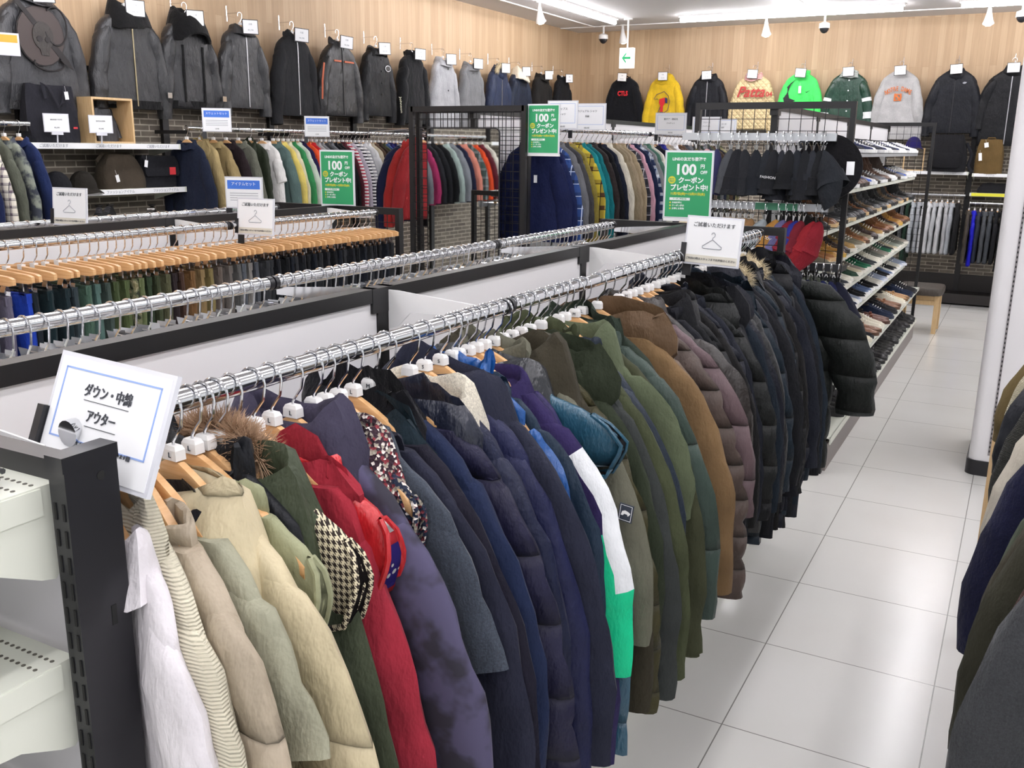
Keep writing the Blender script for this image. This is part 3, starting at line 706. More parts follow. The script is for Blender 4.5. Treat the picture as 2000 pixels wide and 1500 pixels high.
# ---------------------------------------------------------------- the long coat rail
RX1 = AX + .35
K = dict
def F(c, k='cloth'): return fabric(c, k)
FURC = plain('tan_fur', '#b3957a', .95); FURL = plain('pale_fur', '#cdbfa0', .95)
coats = [
 (.755, 'long_coat', 'smooth white coat nearest the cream shelf post', 'coat', K(mat=F('#dbd6da', 'cloth'), L=.95, sl=.74, W=.9, top='collar', hang=.3, rz=-.3), None),
 (.79, 'corduroy_jacket', 'cream wide-rib corduroy hooded jacket beside the white coat', 'jacket', K(mat=F('#d9d2bc', 'corduroy'), L=.85, sl=.76, W=.96, top='hood', hang=.1, tops=1.0, rz=-.27), None),
 (.825, 'puffer_jacket', 'taupe beige padded jacket behind the cream corduroy one', 'jacket', K(mat=F('#ab9e8b', 'nylon'), L=.8, sl=.80, W=1.05, q=.24, top='stand', deep=.2, rz=-.22, rs=1.1, D=.028), None),
 (.842, 'hooded_jacket', 'pale sage jacket with a navy lined collar near the sign', 'jacket', K(mat=F('#9b9a86', 'cloth'), topmat=F('#25262e', 'nylon'), L=.7, sl=.42, W=1.0, top='hood', tops=.8, short=True, rz=-.16, rs=1.25, D=.024), None),
 (.889, 'puffer_jacket', 'cream khaki down jacket with snap collar below the sign', 'jacket', K(mat=F('#c4b797', 'nylon'), L=.85, sl=.84, W=1.08, q=.3, top='big', deep=.22, buttons=1, rz=-.12, rs=1.2, D=.024), 'L'),
 (.924, 'padded_vest', 'sage green sleeveless vest with hanger end showing', 'vest', K(mat=F('#989a7b', 'cloth'), L=.7, sleeves=0, top='stand', W=1.12, rz=-.06), 'L'),
 (.948, 'parka', 'black jacket squeezed between sage vest and olive coat', 'jacket', K(mat=F('#1e2026', 'nylon'), L=.85, sl=.8, W=.82, top='stand', hang=.3), 'L'),
 (.972, 'long_coat', 'long olive green coat left of the houndstooth vest', 'coat', K(mat=F('#4c5442', 'cloth'), L=.95, sl=.9, W=.86, hang=.15, top='big', topmat=F('#454d3a', 'nylon')), 'M'),
 (1.005, 'padded_vest', 'cream and brown houndstooth sleeveless vest', 'vest', K(mat=pattern('hounds', '#d8cdb0', '#2d2420'), L=.8, sleeves=0, top='none', W=1.2, trim=F('#241d1e')), None),
 (1.05, 'parka', 'crimson parka with tan fur hood edge', 'parka', K(mat=F('#a52c3b', 'cloth'), L=.95, sl=.9, W=.86, hang=.1, top='hood', furc=FURC, side=.2, tops=.9, furpos=((-.015, -.062, -.115), .075, 4200, .05), smat=F('#a82f40', 'cloth')), 'LL'),
 (1.09, 'padded_vest', 'bright red shiny vest with star and stripe lining', 'vest', K(mat=F('#c01d26', 'shiny'), L=.62, sleeves=0, W=1.15, top='stand', topmat=F('#cf2028', 'shiny'), trim=pattern('flag')), 'L'),
 (1.14, 'softshell_jacket', 'purple and charcoal tie-dye jacket', 'jacket', K(mat=pattern('tiedye', '#4c4862', '#2f2d38'), topmat=F('#454155'), L=.95, sl=.88, W=1.04, top='big'), 'L'),
 (1.192, 'knit_vest', 'chunky red white and navy knit vest', 'vest', K(mat=pattern('tweed', '#6d2f38', '#1c2438', 1, '#8d8578'), L=.55, sleeves=0, W=1.04, top='big', topmat=pattern('tweed', '#7d3038', '#31202a', 1, '#a0988a')), 'L'),
 (1.222, 'wool_jacket', 'mottled slate grey wool jacket behind the knit vest', 'jacket', K(mat=F('#4b525e', 'wool'), L=.6, sl=.5, W=1.14, top='collar', rs=.95, short=True), 'M'),
 (1.258, 'long_coat', 'plain dark navy jacket behind the slate wool jacket', 'jacket', K(mat=F('#2a2c3e', 'cloth'), L=.9, sl=.86, W=1.05, top='stand'), 'S'),
 (1.30, 'hooded_jacket', 'midnight navy hooded jacket with dark teal shoulder', 'jacket', K(mat=F('#1d1b2b', 'cloth'), topmat=F('#20303a', 'cloth'), L=.86, sl=.8, W=1.02, top='hood'), 'L'),
 (1.35, 'denim_jacket', 'blue denim coloured jacket with black hood on top', 'jacket', K(mat=F('#1f2b4c', 'cloth'), topmat=F('#101018', 'wool'), L=.84, sl=.8, W=1.0, top='hood', tops=1.1), 'M'),
 (1.40, 'puffer_coat', 'long navy quilted down coat with big smooth hood', 'coat', K(mat=F('#24233f', 'nylon'), topmat=F('#252a3c', 'shiny'), L=1.05, sl=.98, W=1.1, q=.13, top='hood', tops=1.2, deep=.28), 'L'),
 (1.478, 'fleece_lined_coat', 'navy coat edged with cream fleece piping', 'coat', K(mat=F('#1d2340', 'nylon'), topmat=F('#cfc8b8', 'fleece'), L=.8, sl=.7, W=.95, top='big'), None),
 (1.53, 'puffer_jacket', 'indigo blue jacket right of the cream piped coat', 'jacket', K(mat=F('#24284e', 'nylon'), L=1.0, sl=.92, W=1.02, top='stand'), 'S'),
 (1.59, 'long_coat', 'large dark slate navy coat with folded wide collar', 'coat', K(mat=F('#2a2d3f', 'cloth'), L=.95, sl=.86, W=1.12, top='big', tops=1.3), 'S'),
 (1.635, 'windbreaker', 'bright azure jacket showing as a thin strip', 'jacket', K(mat=F('#1a5aa6', 'shiny'), L=.6, sl=.40, W=.72, top='stand'), 'L'),
 (1.66, 'hooded_jacket', 'slate blue jacket behind the azure strip', 'jacket', K(mat=F('#26384c', 'nylon'), L=.8, sl=.62, W=.95, top='stand'), 'S'),
 (1.70, 'windbreaker', 'purple white and emerald colour-block windbreaker', 'jacket', K(mat=F('#34295a', 'cloth'), topmat=F('#34295a', 'cloth'), L=.95, sl=.75, W=1.02, top='collar', smats=[F('#34295a', 'cloth'), F('#e9ebee', 'cloth'), F('#14c48c', 'nylon')], bands=[(.36, 1.1, 2), (.08, .62, 1, (12, 13, 0, 1, 2))], rs=1.15, D=.034), 'S'),
 (1.735, 'windbreaker', 'deep violet nylon jacket hanging low behind the colour-block one', 'jacket', K(mat=F('#2e2558', 'nylon'), L=1.02, sl=.98, W=.98, top='none', rs=.95), None),
 (1.77, 'padded_vest', 'glossy teal sleeveless vest with black zip edge', 'vest', K(mat=F('#2a5a72', 'shiny'), L=.98, sleeves=0, W=1.62, top='big', topmat=F('#2a2d33', 'shiny'), trim=F('#1a171c'), q=.2, deep=.12), 'L'),
 (1.815, 'softshell_jacket', 'grey taupe jacket with small square patch on sleeve', 'jacket', K(mat=F('#6b6a5c', 'cloth'), L=.76, sl=.72, W=1.08, top='stand'), 'L'),
 (1.855, 'parka', 'dark brown olive coat with wide drooping collar', 'coat', K(mat=F('#3f3a2d', 'cloth'), L=1.0, sl=.92, W=1.05, top='big', tops=1.4, hem=F('#1c1a1c')), 'L'),
 (1.90, 'quilted_jacket', 'olive brown quilted jacket after the wide collar coat', 'jacket', K(mat=F('#454128', 'nylon'), L=1.0, sl=.93, W=1.08, q=.11, top='stand', deep=.14), 'M'),
 (1.945, 'parka', 'dark olive parka with tall upright hood', 'parka', K(mat=F('#343c2c', 'cloth'), L=.9, sl=.8, W=1.0, top='hood', tops=1.35, side=.3), 'L'),
 (1.99, 'hooded_jacket', 'charcoal grey jacket with plain turned hood', 'jacket', K(mat=F('#3e4241', 'cloth'), L=.98, sl=.95, W=1.1, top='hood', tops=1.0), 'L'),
 (2.05, 'parka', 'moss green coat behind the charcoal jacket', 'coat', K(mat=F('#4b5139', 'cloth'), L=.9, sl=.92, W=1.1, top='stand', rs=1.1), None),
 (2.10, 'softshell_jacket', 'slate navy jacket behind the moss green coat', 'jacket', K(mat=F('#2c3644', 'nylon'), L=.85, sl=.82, W=1.04, top='stand'), 'L'),
 (2.15, 'field_jacket', 'sage green jacket with one brass snap on the collar', 'jacket', K(mat=F('#5d664e', 'cloth'), L=.85, sl=.55, W=1.0, top='big', tops=1.2, buttons=1, trim=plain('brass', '#a8905a', .3, 1)), 'L'),
 (2.19, 'field_jacket', 'dark moss jacket with turned-up cuffs', 'jacket', K(mat=F('#464934', 'cloth'), L=.9, sl=.93, W=1.1, top='stand', cuff=True), 'S'),
 (2.25, 'puffer_jacket', 'dusty green padded jacket beside the camel parka', 'jacket', K(mat=F('#42514a', 'nylon'), L=.85, sl=.86, W=1.14, top='stand', q=.28, deep=.13), 'M'),
 (2.30, 'parka', 'dark pine green jacket tucked behind the dusty green one', 'jacket', K(mat=F('#2f3a30', 'cloth'), L=.8, sl=.78, W=1.0, top='hood'), 'L'),
 (2.40, 'parka', 'camel brown parka with large hood', 'parka', K(mat=F('#7f6546', 'cloth'), topmat=F('#68513a', 'nylon'), L=.85, sl=.86, W=1.12, top='hood', tops=1.5, rs=1.05, D=.034), None),
 (2.47, 'softshell_jacket', 'stone taupe jacket behind the camel parka', 'jacket', K(mat=F('#7a6b60', 'cloth'), L=.8, sl=.7, W=1.0, top='stand'), 'L'),
 (2.56, 'puffer_coat', 'grey brown down coat with wide horizontal quilting', 'coat', K(mat=F('#5c4f49', 'nylon'), L=.95, sl=.93, W=1.14, q=.105, top='stand', deep=.3, D=.034), 'L'),
 (2.625, 'puffer_jacket', 'dusty mauve pink padded jacket', 'jacket', K(mat=F('#6f5c60', 'nylon'), L=.85, sl=.7, W=1.12, q=.16, top='stand', deep=.16), 'M'),
 (2.67, 'leather_jacket', 'very dark brown jacket beside the mauve one', 'jacket', K(mat=F('#2c2522', 'leather'), L=.7, sl=.5, W=1.05, top='collar'), 'S'),
]
blacks = [('#1d1e26', 'cloth', 0, 'stand', 'smooth blue-black'), ('#191a20', 'nylon', .07, 'stand', 'narrow-quilted black'), ('#22242f', 'nylon', 0, 'hood', 'hooded blue-black'), ('#1a1b1f', 'nylon', .12, 'hood', 'hooded black quilted'),
 ('#20232f', 'nylon', .1, 'stand', 'navy-black quilted'), ('#17181c', 'cloth', 0, 'big', 'wide-collared black'), ('#252833', 'nylon', 0, 'hood', 'dark slate hooded'), ('#1b1c1f', 'leather', 0, 'collar', 'black smooth leather-look'),
 ('#1e1f24', 'cloth', 0, 'hood', 'matte black hooded'), ('#232631', 'cloth', 0, 'stand', 'dark navy'), ('#1a1b1e', 'nylon', .15, 'big', 'large black quilted'), ('#1c1d22', 'cloth', 0, 'stand', 'plain black'),
 ('#1f2c38', 'nylon', .16, 'hood', 'petrol navy padded fur-trimmed'), ('#202a36', 'cloth', 0, 'stand', 'ink blue'), ('#252727', 'nylon', .14, 'hood', 'charcoal quilted hooded'), ('#1b1a1b', 'cloth', 0, 'stand', 'soft black')]
n = 27
for i in range(n):
    y = 2.72 + (4.05 - 2.72) * i / (n - 1) + .008 * math.sin(i * 2.3)
    c, k, q, tp, ds = blacks[(i * 5) % 16]
    if i in (17, 22): c, k, q, tp, ds = blacks[12]
    Lb = .9 + .012 * i + .05 * math.sin(i * 1.7); 
    kw = K(mat=F(c, k), L=Lb, sl=min(.98, .78 + .008 * i + .05 * math.sin(i * 2.9)), W=1.06 + .04 * math.sin(i * 1.3), q=q, top=tp, tops=1.15 if tp == 'hood' else 1, side=.4 if tp == 'hood' else 0, hang=.1 + .1 * (i % 3))
    if i in (17, 22): kw['furc'] = FURL; kw['tops'] = .8
    coats.append((y, 'puffer_coat' if q else 'long_coat', '%s coat, %s coat from the far end of the coat rail' % (ds, nth(n + 1 - i)), 'coat', kw, random.choice('LLMS') if i % 3 else None))
coats.append((4.13, 'puffer_coat', 'big black down coat with deep quilting at the far rail end', 'coat', K(mat=F('#222624', 'nylon'), L=1.0, sl=.74, W=1.42, q=.155, top='hood', deep=.34, rs=1.35, tops=1.2, hang=-.1), 'L'))
def quiltmat(m, q):
    k, c = m.name.split('.')[0].split('_'); return fabric('#' + c, k, q)
ys = [c[0] for c in coats]
bear = None
for i, (y, kind, lab, cat, kw, cap) in enumerate(coats):
    g = min(y - ys[i - 1] if i else .04, ys[i + 1] - y if i + 1 < len(ys) else .05); D = max(.017, min(.03, g * .62))
    if i == len(coats) - 1: D = .05
    rzz = math.radians(random.uniform(-3.5, 3.5)) + (.02 if i % 2 else -.02)
    rzz += kw.pop('rz', 0); tp = kw.get('top'); opn = i % 5 != 1 and 'hood nearest' not in lab
    if tp == 'none': kw = dict(kw, top='x')
    if kw.get('q') and i > 40: kw['mat'] = quiltmat(kw['mat'], kw['q'])
    elif kw.get('q'): kw['mat'] = quiltmat(kw['mat'], kw['q'])
    D = kw.pop('D', D)
    wood_hanger(RX1, y, RZ, 'wooden hanger holding the %s' % short(lab, 11), 'wooden hangers on the coat rail', rzz, True, cap, 1.03 if kw.get('sleeves', 2) == 0 else .9)
    e, f = garment((RX1, y, RZ), kind, lab, cat, rz=rzz, D=D, open_neck=opn, amp=.009, seed=i * 3 + 1, clampx=(-.322, 1), **kw)
    if 'square patch' in lab:
        b = B(); b.box(-.016, .016, -.001, .001, -.02, .02); p = b.obj('patch', plain('navy_patch', '#2c3340', .7), e, False); p.location = (.352, -D * 1.75, -.40); p.rotation_euler = (0, .12, 0)
        b = B(); b.box(-.0135, .0135, 0, .0008, -.0175, -.0165); b.box(-.0135, .0135, 0, .0008, .0165, .0175); b.box(-.0135, -.0125, 0, .0008, -.0175, .0175); b.box(.0125, .0135, 0, .0008, -.0175, .0175)
        b.poly([(x, 0, z) for x, z in ((-.010, -.006), (-.008, .003), (-.002, .006), (.006, .004), (.011, .001), (.009, -.003), (.006, -.006), (.004, -.002), (-.003, -.002), (-.005, -.006))], .0008)
        o = b.obj('patch_emblem', WHITEP, p, False); o.location = (0, -.0012, 0)
    if 'colour-block' in lab:   # white yoke strip along the top of the sleeve
        pass
# ---------------------------------------------------------------- empty clip hangers on the far side of the coat rack
i = 0; y = .78
while y < 4.15:
    if min(abs(y - 1.86), abs(y - 3.06)) > .02:
        o = linkmesh('clip_hanger', WIREM, None, (AX - .35, y, RZ), (0, 0, random.uniform(-.15, .15)))
        tag(o, 'chrome clip hanger on the rail behind the coat rack panel', 'hanger', 'chrome clip hangers behind the coat rack'); i += 1
    y += random.uniform(.034, .052)
y = 1.6
while y < 4.15:
    o = linkmesh('clip_hanger', WIREM, None, (BX - .35, y, RZ), (0, 0, random.uniform(-.15, .15)))
    tag(o, 'chrome clip hanger on the rail behind the trouser rack panel', 'hanger', 'chrome clip hangers behind the trouser rack'); y += random.uniform(.05, .085)
# ---------------------------------------------------------------- trousers
def trouser_mesh(sd):
    b = B(); 
    for s in (-1, 1):
        rs = []
        for t in [.155, .165, .19, .25, .33] + [.4 + .1 * k for k in range(8)]:
            hw = (.082 if t < .2 else .088 - .02 * min(1, (t - .2) / .8)); cx = s * (.078 - .02 * min(1, max(0, t - .3)))
            hy = .008 if t < .16 else .016 + .006 * math.sin(min(1, t) * 3)
            rs.append([(cx + hw * math.copysign(abs(math.cos(a)) ** .7, math.cos(a)) + nz((s, t, math.cos(a)), 4, sd) * .008, hy * math.sin(a) + nz((math.cos(a) * .4, t, s), 6, sd) * .012, -t) for a in [2 * PI * j / 14 for j in range(14)]])
        b.rings(rs)
    b.box(-.155, .155, -.012, .012, -.185, -.152)
    b.box(.05, .07, -.0135, -.011, -.19, -.148)
    return b.mesh('trousers', [None or PAPER])
TRM = [trouser_mesh(k) for k in range(3)]
tcols = [('charcoal denim', '#4a4c55'), ('mid grey denim', '#5f6270'), ('lavender grey', '#6e6a7c'), ('bright cobalt blue', '#2346b8'), ('ink navy', '#1e2730'), ('dark teal', '#20343a'), ('dark teal', '#1f3036'), ('blue grey', '#38444a'),
 ('sage green', '#4f6b5c'), ('grey green', '#54706a'), ('slate green', '#46544f'), ('olive', '#4c5a3a'), ('moss green', '#53603c'), ('camouflage', 'camo'), ('light olive', '#6a7650'), ('deep green', '#33442f'), ('dark olive', '#424a33'), ('khaki olive', '#5c5d44'), ('dark brown', '#33292c'), ('coffee brown', '#4a352c'),
 ('caramel brown', '#7a5a38'), ('sand', '#8a7450'), ('olive sand', '#7d7048'), ('taupe', '#6a5f58'), ('stone grey', '#6c6662'), ('mid grey', '#60605f'), ('slate grey', '#5b6068'), ('heather grey', '#7d7a76'), ('steel grey', '#50545c'), ('charcoal', '#3a3c40')] + [('charcoal', '#2f3135'), ('soft black', '#22242a'), ('black', '#191b1f'), ('blue black', '#1c212b')] * 9
y = 1.84; i = 0
while y < 4.14 and i < len(tcols):
    nm, c = tcols[i]; i += 1
    mat = pattern('camo', '#2b2f22', '#5f6448', 2.2, '#8a8468') if c == 'camo' else fabric(c, 'cloth')
    rzz = random.uniform(-.07, .07); L_ = '%s trousers, %s from the near end of the trouser rail' % (nm, nth(i))
    if abs(y - 1.91) < .012: y += .02
    bar_hanger(BX + .35, y, RZ, 'wooden clip hanger with %s trousers, %s from near end' % (nm, nth(i)), 'wooden clip hangers on the trouser rail', rzz)
    o = linkmesh('trousers', TRM[i % 3], None, (BX + .35, y, RZ), (0, 0, rzz + random.uniform(-.03, .03))); o.material_slots[0].link = 'OBJECT'; o.material_slots[0].material = mat
    tag(o, L_, 'trousers', 'trousers on the clip hanger rail')
    if i in (33, 38, 42, 47, 52): price_tag(o, .1, -.03, -.2)
    y += (.047 if y > 2.2 else .052) * random.uniform(.75, 1.2)
# ---------------------------------------------------------------- rack at the right edge, seen from its sleeve side
R = empty('display_gondola', (.72, 1.4, 0), 'rack at the right edge holding dark coats and a cream one', 'clothes rack')
b = B(); b.tube([(-.31, 0, RZ), (-.31, 2.4, RZ)], .017, 14); b.obj('hanging_rail', CHROME, R)
for yy in (0, 1.2, 2.4):
    b = B(); b.box(.04, .08, yy - .02, yy + .02, 0, 1.515); b.obj('post', BLACKM, R, False); bracket(R, -1, yy + 1.4 + .02, RZ, .31, 1.4)
b = B(); b.box(.045, .075, 0, 2.4, .14, 1.5); b.obj('back_panel', WHITEB, R, False)
rr = [(1.69, 'wool_coat', 'dark grey wool coat at the bottom right corner', 'coat', K(mat=F('#45474a', 'wool'), L=1.0, sl=.92, W=1.08, top='big', rs=1.0)),
 (1.86, 'cord_jacket', 'rust brown jacket behind the grey wool coat', 'jacket', K(mat=F('#4a261e', 'corduroy'), L=.9, sl=.88, W=.96, top='collar')),
 (1.93, 'field_jacket', 'dark olive brown jacket beside the rust one', 'jacket', K(mat=F('#3b3a2e', 'cloth'), L=.88, sl=.84, W=1.08, top='stand')),
 (2.02, 'field_jacket', 'brownish grey jacket at the right edge', 'jacket', K(mat=F('#464236', 'cloth'), L=.85, sl=.8, W=1.04, top='stand')),
 (2.12, 'parka', 'grey green parka with seamed cuff at the right edge', 'parka', K(mat=F('#4c5546', 'cloth'), L=.8, sl=.78, W=1.0, top='hood', cuff=True)),
 (2.34, 'velvet_jacket', 'midnight blue velvet jacket with black cuff button', 'jacket', K(mat=F('#16193a', 'fleece'), L=.9, sl=.82, W=1.1, top='stand', buttons=2, rs=1.1)),
 (2.62, 'trench_coat', 'off-white coat with cuff strap at the right edge', 'coat', K(mat=F('#b9b2a4', 'cloth'), L=.9, sl=.72, W=1.05, top='big', rs=1.05)),
 (2.82, 'denim_jacket', 'washed denim jacket behind the off-white coat', 'jacket', K(mat=F('#3c4656', 'cloth'), L=.8, sl=.68, W=.95, top='collar')),
 (2.96, 'cord_jacket', 'charcoal olive jacket behind the denim one', 'jacket', K(mat=F('#3a3a36', 'corduroy'), L=.8, sl=.72, W=1.04, top='collar')),
 (3.1, 'bomber_jacket', 'slate black jacket next to the column', 'jacket', K(mat=F('#2e3036', 'nylon'), L=.7, sl=.6, W=1.05, top='stand')),
 (3.24, 'knit_cardigan', 'cream ribbed knit cardigan next to the column', 'cardigan', K(mat=F('#b5ae96', 'corduroy'), L=.66, sl=.52, W=1.0, top='collar')),
 (3.34, 'cord_jacket', 'tobacco brown jacket nearest the column', 'jacket', K(mat=F('#6b5c3c', 'cloth'), L=.7, sl=.56, W=1.08, top='collar'))]
for i, (y, kind, lab, cat, kw) in enumerate(rr):
    wood_hanger(.41, y, RZ, 'wooden hanger holding the %s' % short(lab, 11), 'wooden hangers on the right edge rack')
    garment((.41, y, RZ), kind, lab, cat, D=.036, seed=50 + i * 3, clampx=(-1, .285), **kw)
b = B(); b.box(-.0, .05, 3.72, 3.77, 0, .93); tag(b.obj('wooden_post', PALEW, smooth=False), 'pale wooden post standing behind the right edge rack', 'post')

# ---------------------------------------------------------------- signs
def sign_mats(): return [WHITEP, ACRYL]
def sign(name, label, w, h, M4, group=None, frame=None, border=None):
    e = empty(name, (0, 0, 0), label, 'sign', group=group); e.matrix_world = M4
    b = B(); b.box(-w / 2 - .006, w / 2 + .006, -.0035, .0035, -h / 2 - .006, h / 2 + .006); b.obj('sign_holder', frame or plain('clear_plastic_sleeve', '#dcdde4', .12), e, False)
    b = B(); b.box(-w / 2, w / 2, -.0045, -.0035, -h / 2, h / 2); b.obj('paper', PAPER, e, False)
    if border:
        b = B(); x, z = w / 2 - .012, h / 2 - .012; t = .0022; zb = -z + border[1]
        b.box(-x, x, -.0052, -.0045, z - t, z); b.box(-x, x, -.0052, -.0045, zb, zb + t); b.box(-x, -x + t, -.0052, -.0045, zb, z); b.box(x - t, x, -.0052, -.0045, zb, z)
        b.obj('border', plain('blue_print', '#8fa9e0', .6), e, False)
    return e
def frame_m(c, right, up):
    r = Vector(right).normalized(); u = Vector(up); u = (u - r * u.dot(r)).normalized(); y = u.cross(r)
    return Matrix.Translation(c) @ Matrix((r, y, u)).transposed().to_4x4()
TP = (PI / 2, 0, 0)
s1 = sign('rack_sign', 'large white rack sign with blue border above the nearest coats', .205, .137, frame_m((-.971, .744, 1.514), (1, -.04, -.03), (-.2, .37, .9)), border=(0, .022))
text('ダウン・中綿', .0175, INK, s1, (.0, -.0055, .031), TP, xs=.86, bold=.0002); text('アウター', .0175, INK, s1, (-.002, -.0055, .0), TP, xs=.8, bold=.0002)
b = B(); b.box(-.042, .042, -.0056, -.0045, .0190, .0197); b.box(-.029, .029, -.0056, -.0045, -.0125, -.0118); b.obj('underline', INK, s1, False)
text('サイズ直し・このタグで購入できます➡', .006, INK, s1, (.012, -.0055, -.036), TP)
text('ロック', .013, INK, s1, (.0, -.0055, -.056), TP, bold=.0005)
b = B(); b.box(-.118, -.105, -.012, .012, -.05, -.0); b.box(-.118, -.02, .004, .012, -.085, -.055); b.obj('clip', BLACKP, s1, False)
def hanger_icon(e, cx, cz, s, mat=INKL):
    b = B(); y = -.0055; h = [(0, .10), (0, .2), (.12, .3), (.14, .42), (.06, .52), (-.06, .5), (-.1, .4)]
    b.tube([(cx + x * s, y, cz + z * s) for x, z in h], .0012, 4)
    b.tube([(cx + x * s, y, cz + z * s) for x, z in ((0, .1), (.62, -.32), (.6, -.42), (.5, -.45), (-.5, -.45), (-.6, -.42), (-.62, -.32), (0, .1))], .0012, 4)
    b.obj('hanger_symbol', mat, e)
def try_sign(label, M4, small=True):
    e = sign('rack_sign', label, .185, .15, M4); text('ご試着いただけます', .0165, INK, e, (0, -.0055, .052), TP); hanger_icon(e, 0, .0, .055)
    b = B(); b.box(-.092, .092, -.0053, -.0045, -.074, -.048); b.obj('footer_band', plain('pale_beige_print', '#d9d5c8', .6), e, False)
    text('ご利用の際はスタッフまでお声掛けください', .0088, INK, e, (0, -.0058, -.061), TP)
    b = B(); b.box(-.108, -.09, -.008, .01, -.075, -.01); b.box(-.1, -.07, .004, .012, -.12, -.07); b.obj('clip', BLACKP, e, False); return e
try_sign('white hanger-symbol sign over the black coats', frame_m((-.90, 3.08, 1.553), (1, -.10, -.02), (-.10, .12, 1)))
try_sign('white hanger-symbol sign at the far left above the trousers', frame_m((-3.64, 2.72, 1.575), (1, .1, 0), (0, .1, 1)))
try_sign('white hanger-symbol sign at the middle of the trouser rail', frame_m((-3.0, 3.17, 1.535), (1, .1, 0), (0, .1, 1)))
def green_sign(label, M4):
    G = plain('green_poster', '#2f9a63', .5); e = sign('coupon_sign', label, .21, .297, M4)
    b = B(); b.box(-.102, .102, -.0052, -.0045, -.145, .145); b.obj('green_print', G, e, False); y = -.0056
    T = lambda s_, z, sz, x=0, m=PAPER, bo=.0006, al='CENTER', xs=1: text(s_, sz, m, e, (x, y, z), TP, al, bold=bo, xs=xs)
    T('LINEの友だち登録で', .115, .017, 0); T('100', .067, .066, -.015, bo=.002); T('円', .083, .02, .062); T('OFF', .057, .02, .069, xs=.9)
    T('クーポン', .020, .029, .012, bo=.0012); T('プレゼント中!', -.013, .030, .005, bo=.0012, xs=.92)
    YE = plain('yellow_print', '#d9cf3a', .6); T('11月7日(金)〜12月31日(水)', -.040, .0135, 0, YE)
    b = B(); b.tube([(-.075, y + .001, .022), (-.075, y, .022)], .017, 20); b.obj('badge', YE, e)
    T('友だち', .026, .008, -.075, G, .0003); T('追加で', .016, .008, -.075, G, .0003)
    b = B(); b.box(-.082, .012, -.0056, -.005, -.069, -.057); b.obj('white_strip', PAPER, e, False); T('クーポン使用方法', -.063, .008, -.035, G, .0002)
    for k, s_ in enumerate(('お会計時に', 'クーポン提示', 'お得にお買物')):
        z = -.08 - k * .0135; b = B(); b.tube([(-.078, y + .001, z), (-.078, y, z)], .004, 10); b.obj('dot', YE, e); T(s_, z, .0095, -.07, PAPER, .0002, 'LEFT')
    b = B(); b.box(-.108, .108, -.004, .02, -.165, -.152); b.obj('sign_foot', WHITEP, e, False)
    return e
green_sign('green coupon poster on the far end of the trouser rack', frame_m((-3.44, 4.3, 1.667), (1, .12, 0), (0, .0, 1)))
green_sign('green coupon poster above the coat rack end, the largest', frame_m((-1.375, 4.25, 1.69), (1, .14, 0), (0, -.02, 1)))
green_sign('green coupon poster on the tall grid frame in the middle', frame_m((-2.745, 5.50, 1.96), (1, .05, 0), (0, 0, 1)))
def label_sign(label, M4, w=.2, h=.15, head='ジャケット', blue=False, foot='秋冬'):
    e = sign('rack_sign', label, w, h, M4, border=None if blue else (0, .02))
    if blue:
        b = B(); b.box(-w / 2 + .008, w / 2 - .008, -.0053, -.0045, h * .12, h / 2 - .012); b.obj('blue_header', plain('blue_header_print', '#3f74d6', .5), e, False)
        text(head, .02, PAPER, e, (0, -.0058, h * .29), TP); 
        for k in range(4):
            b = B(); b.box(-w / 2 + .02, w / 2 - .02, -.005, -.0045, -.005 - k * .012, -.002 - k * .012); b.obj('text_line', INKL, e, False)
        text('LINE', .014, INK, e, (0, -.0055, -h / 2 + .015), TP)
    else:
        text(head, .0175, INK, e, (0, -.0055, h * .22), TP); text(foot, .015, INK, e, (0, -.0055, h * .02), TP); text('REUSE', .014, INK, e, (0, -.0055, -h / 2 + .010), TP)
    b = B(); b.box(-w / 2 - .01, -w / 2 + .02, .003, .012, -h / 2 - .06, -h / 2 + .01); b.obj('clip', BLACKP, e, False)
    return e
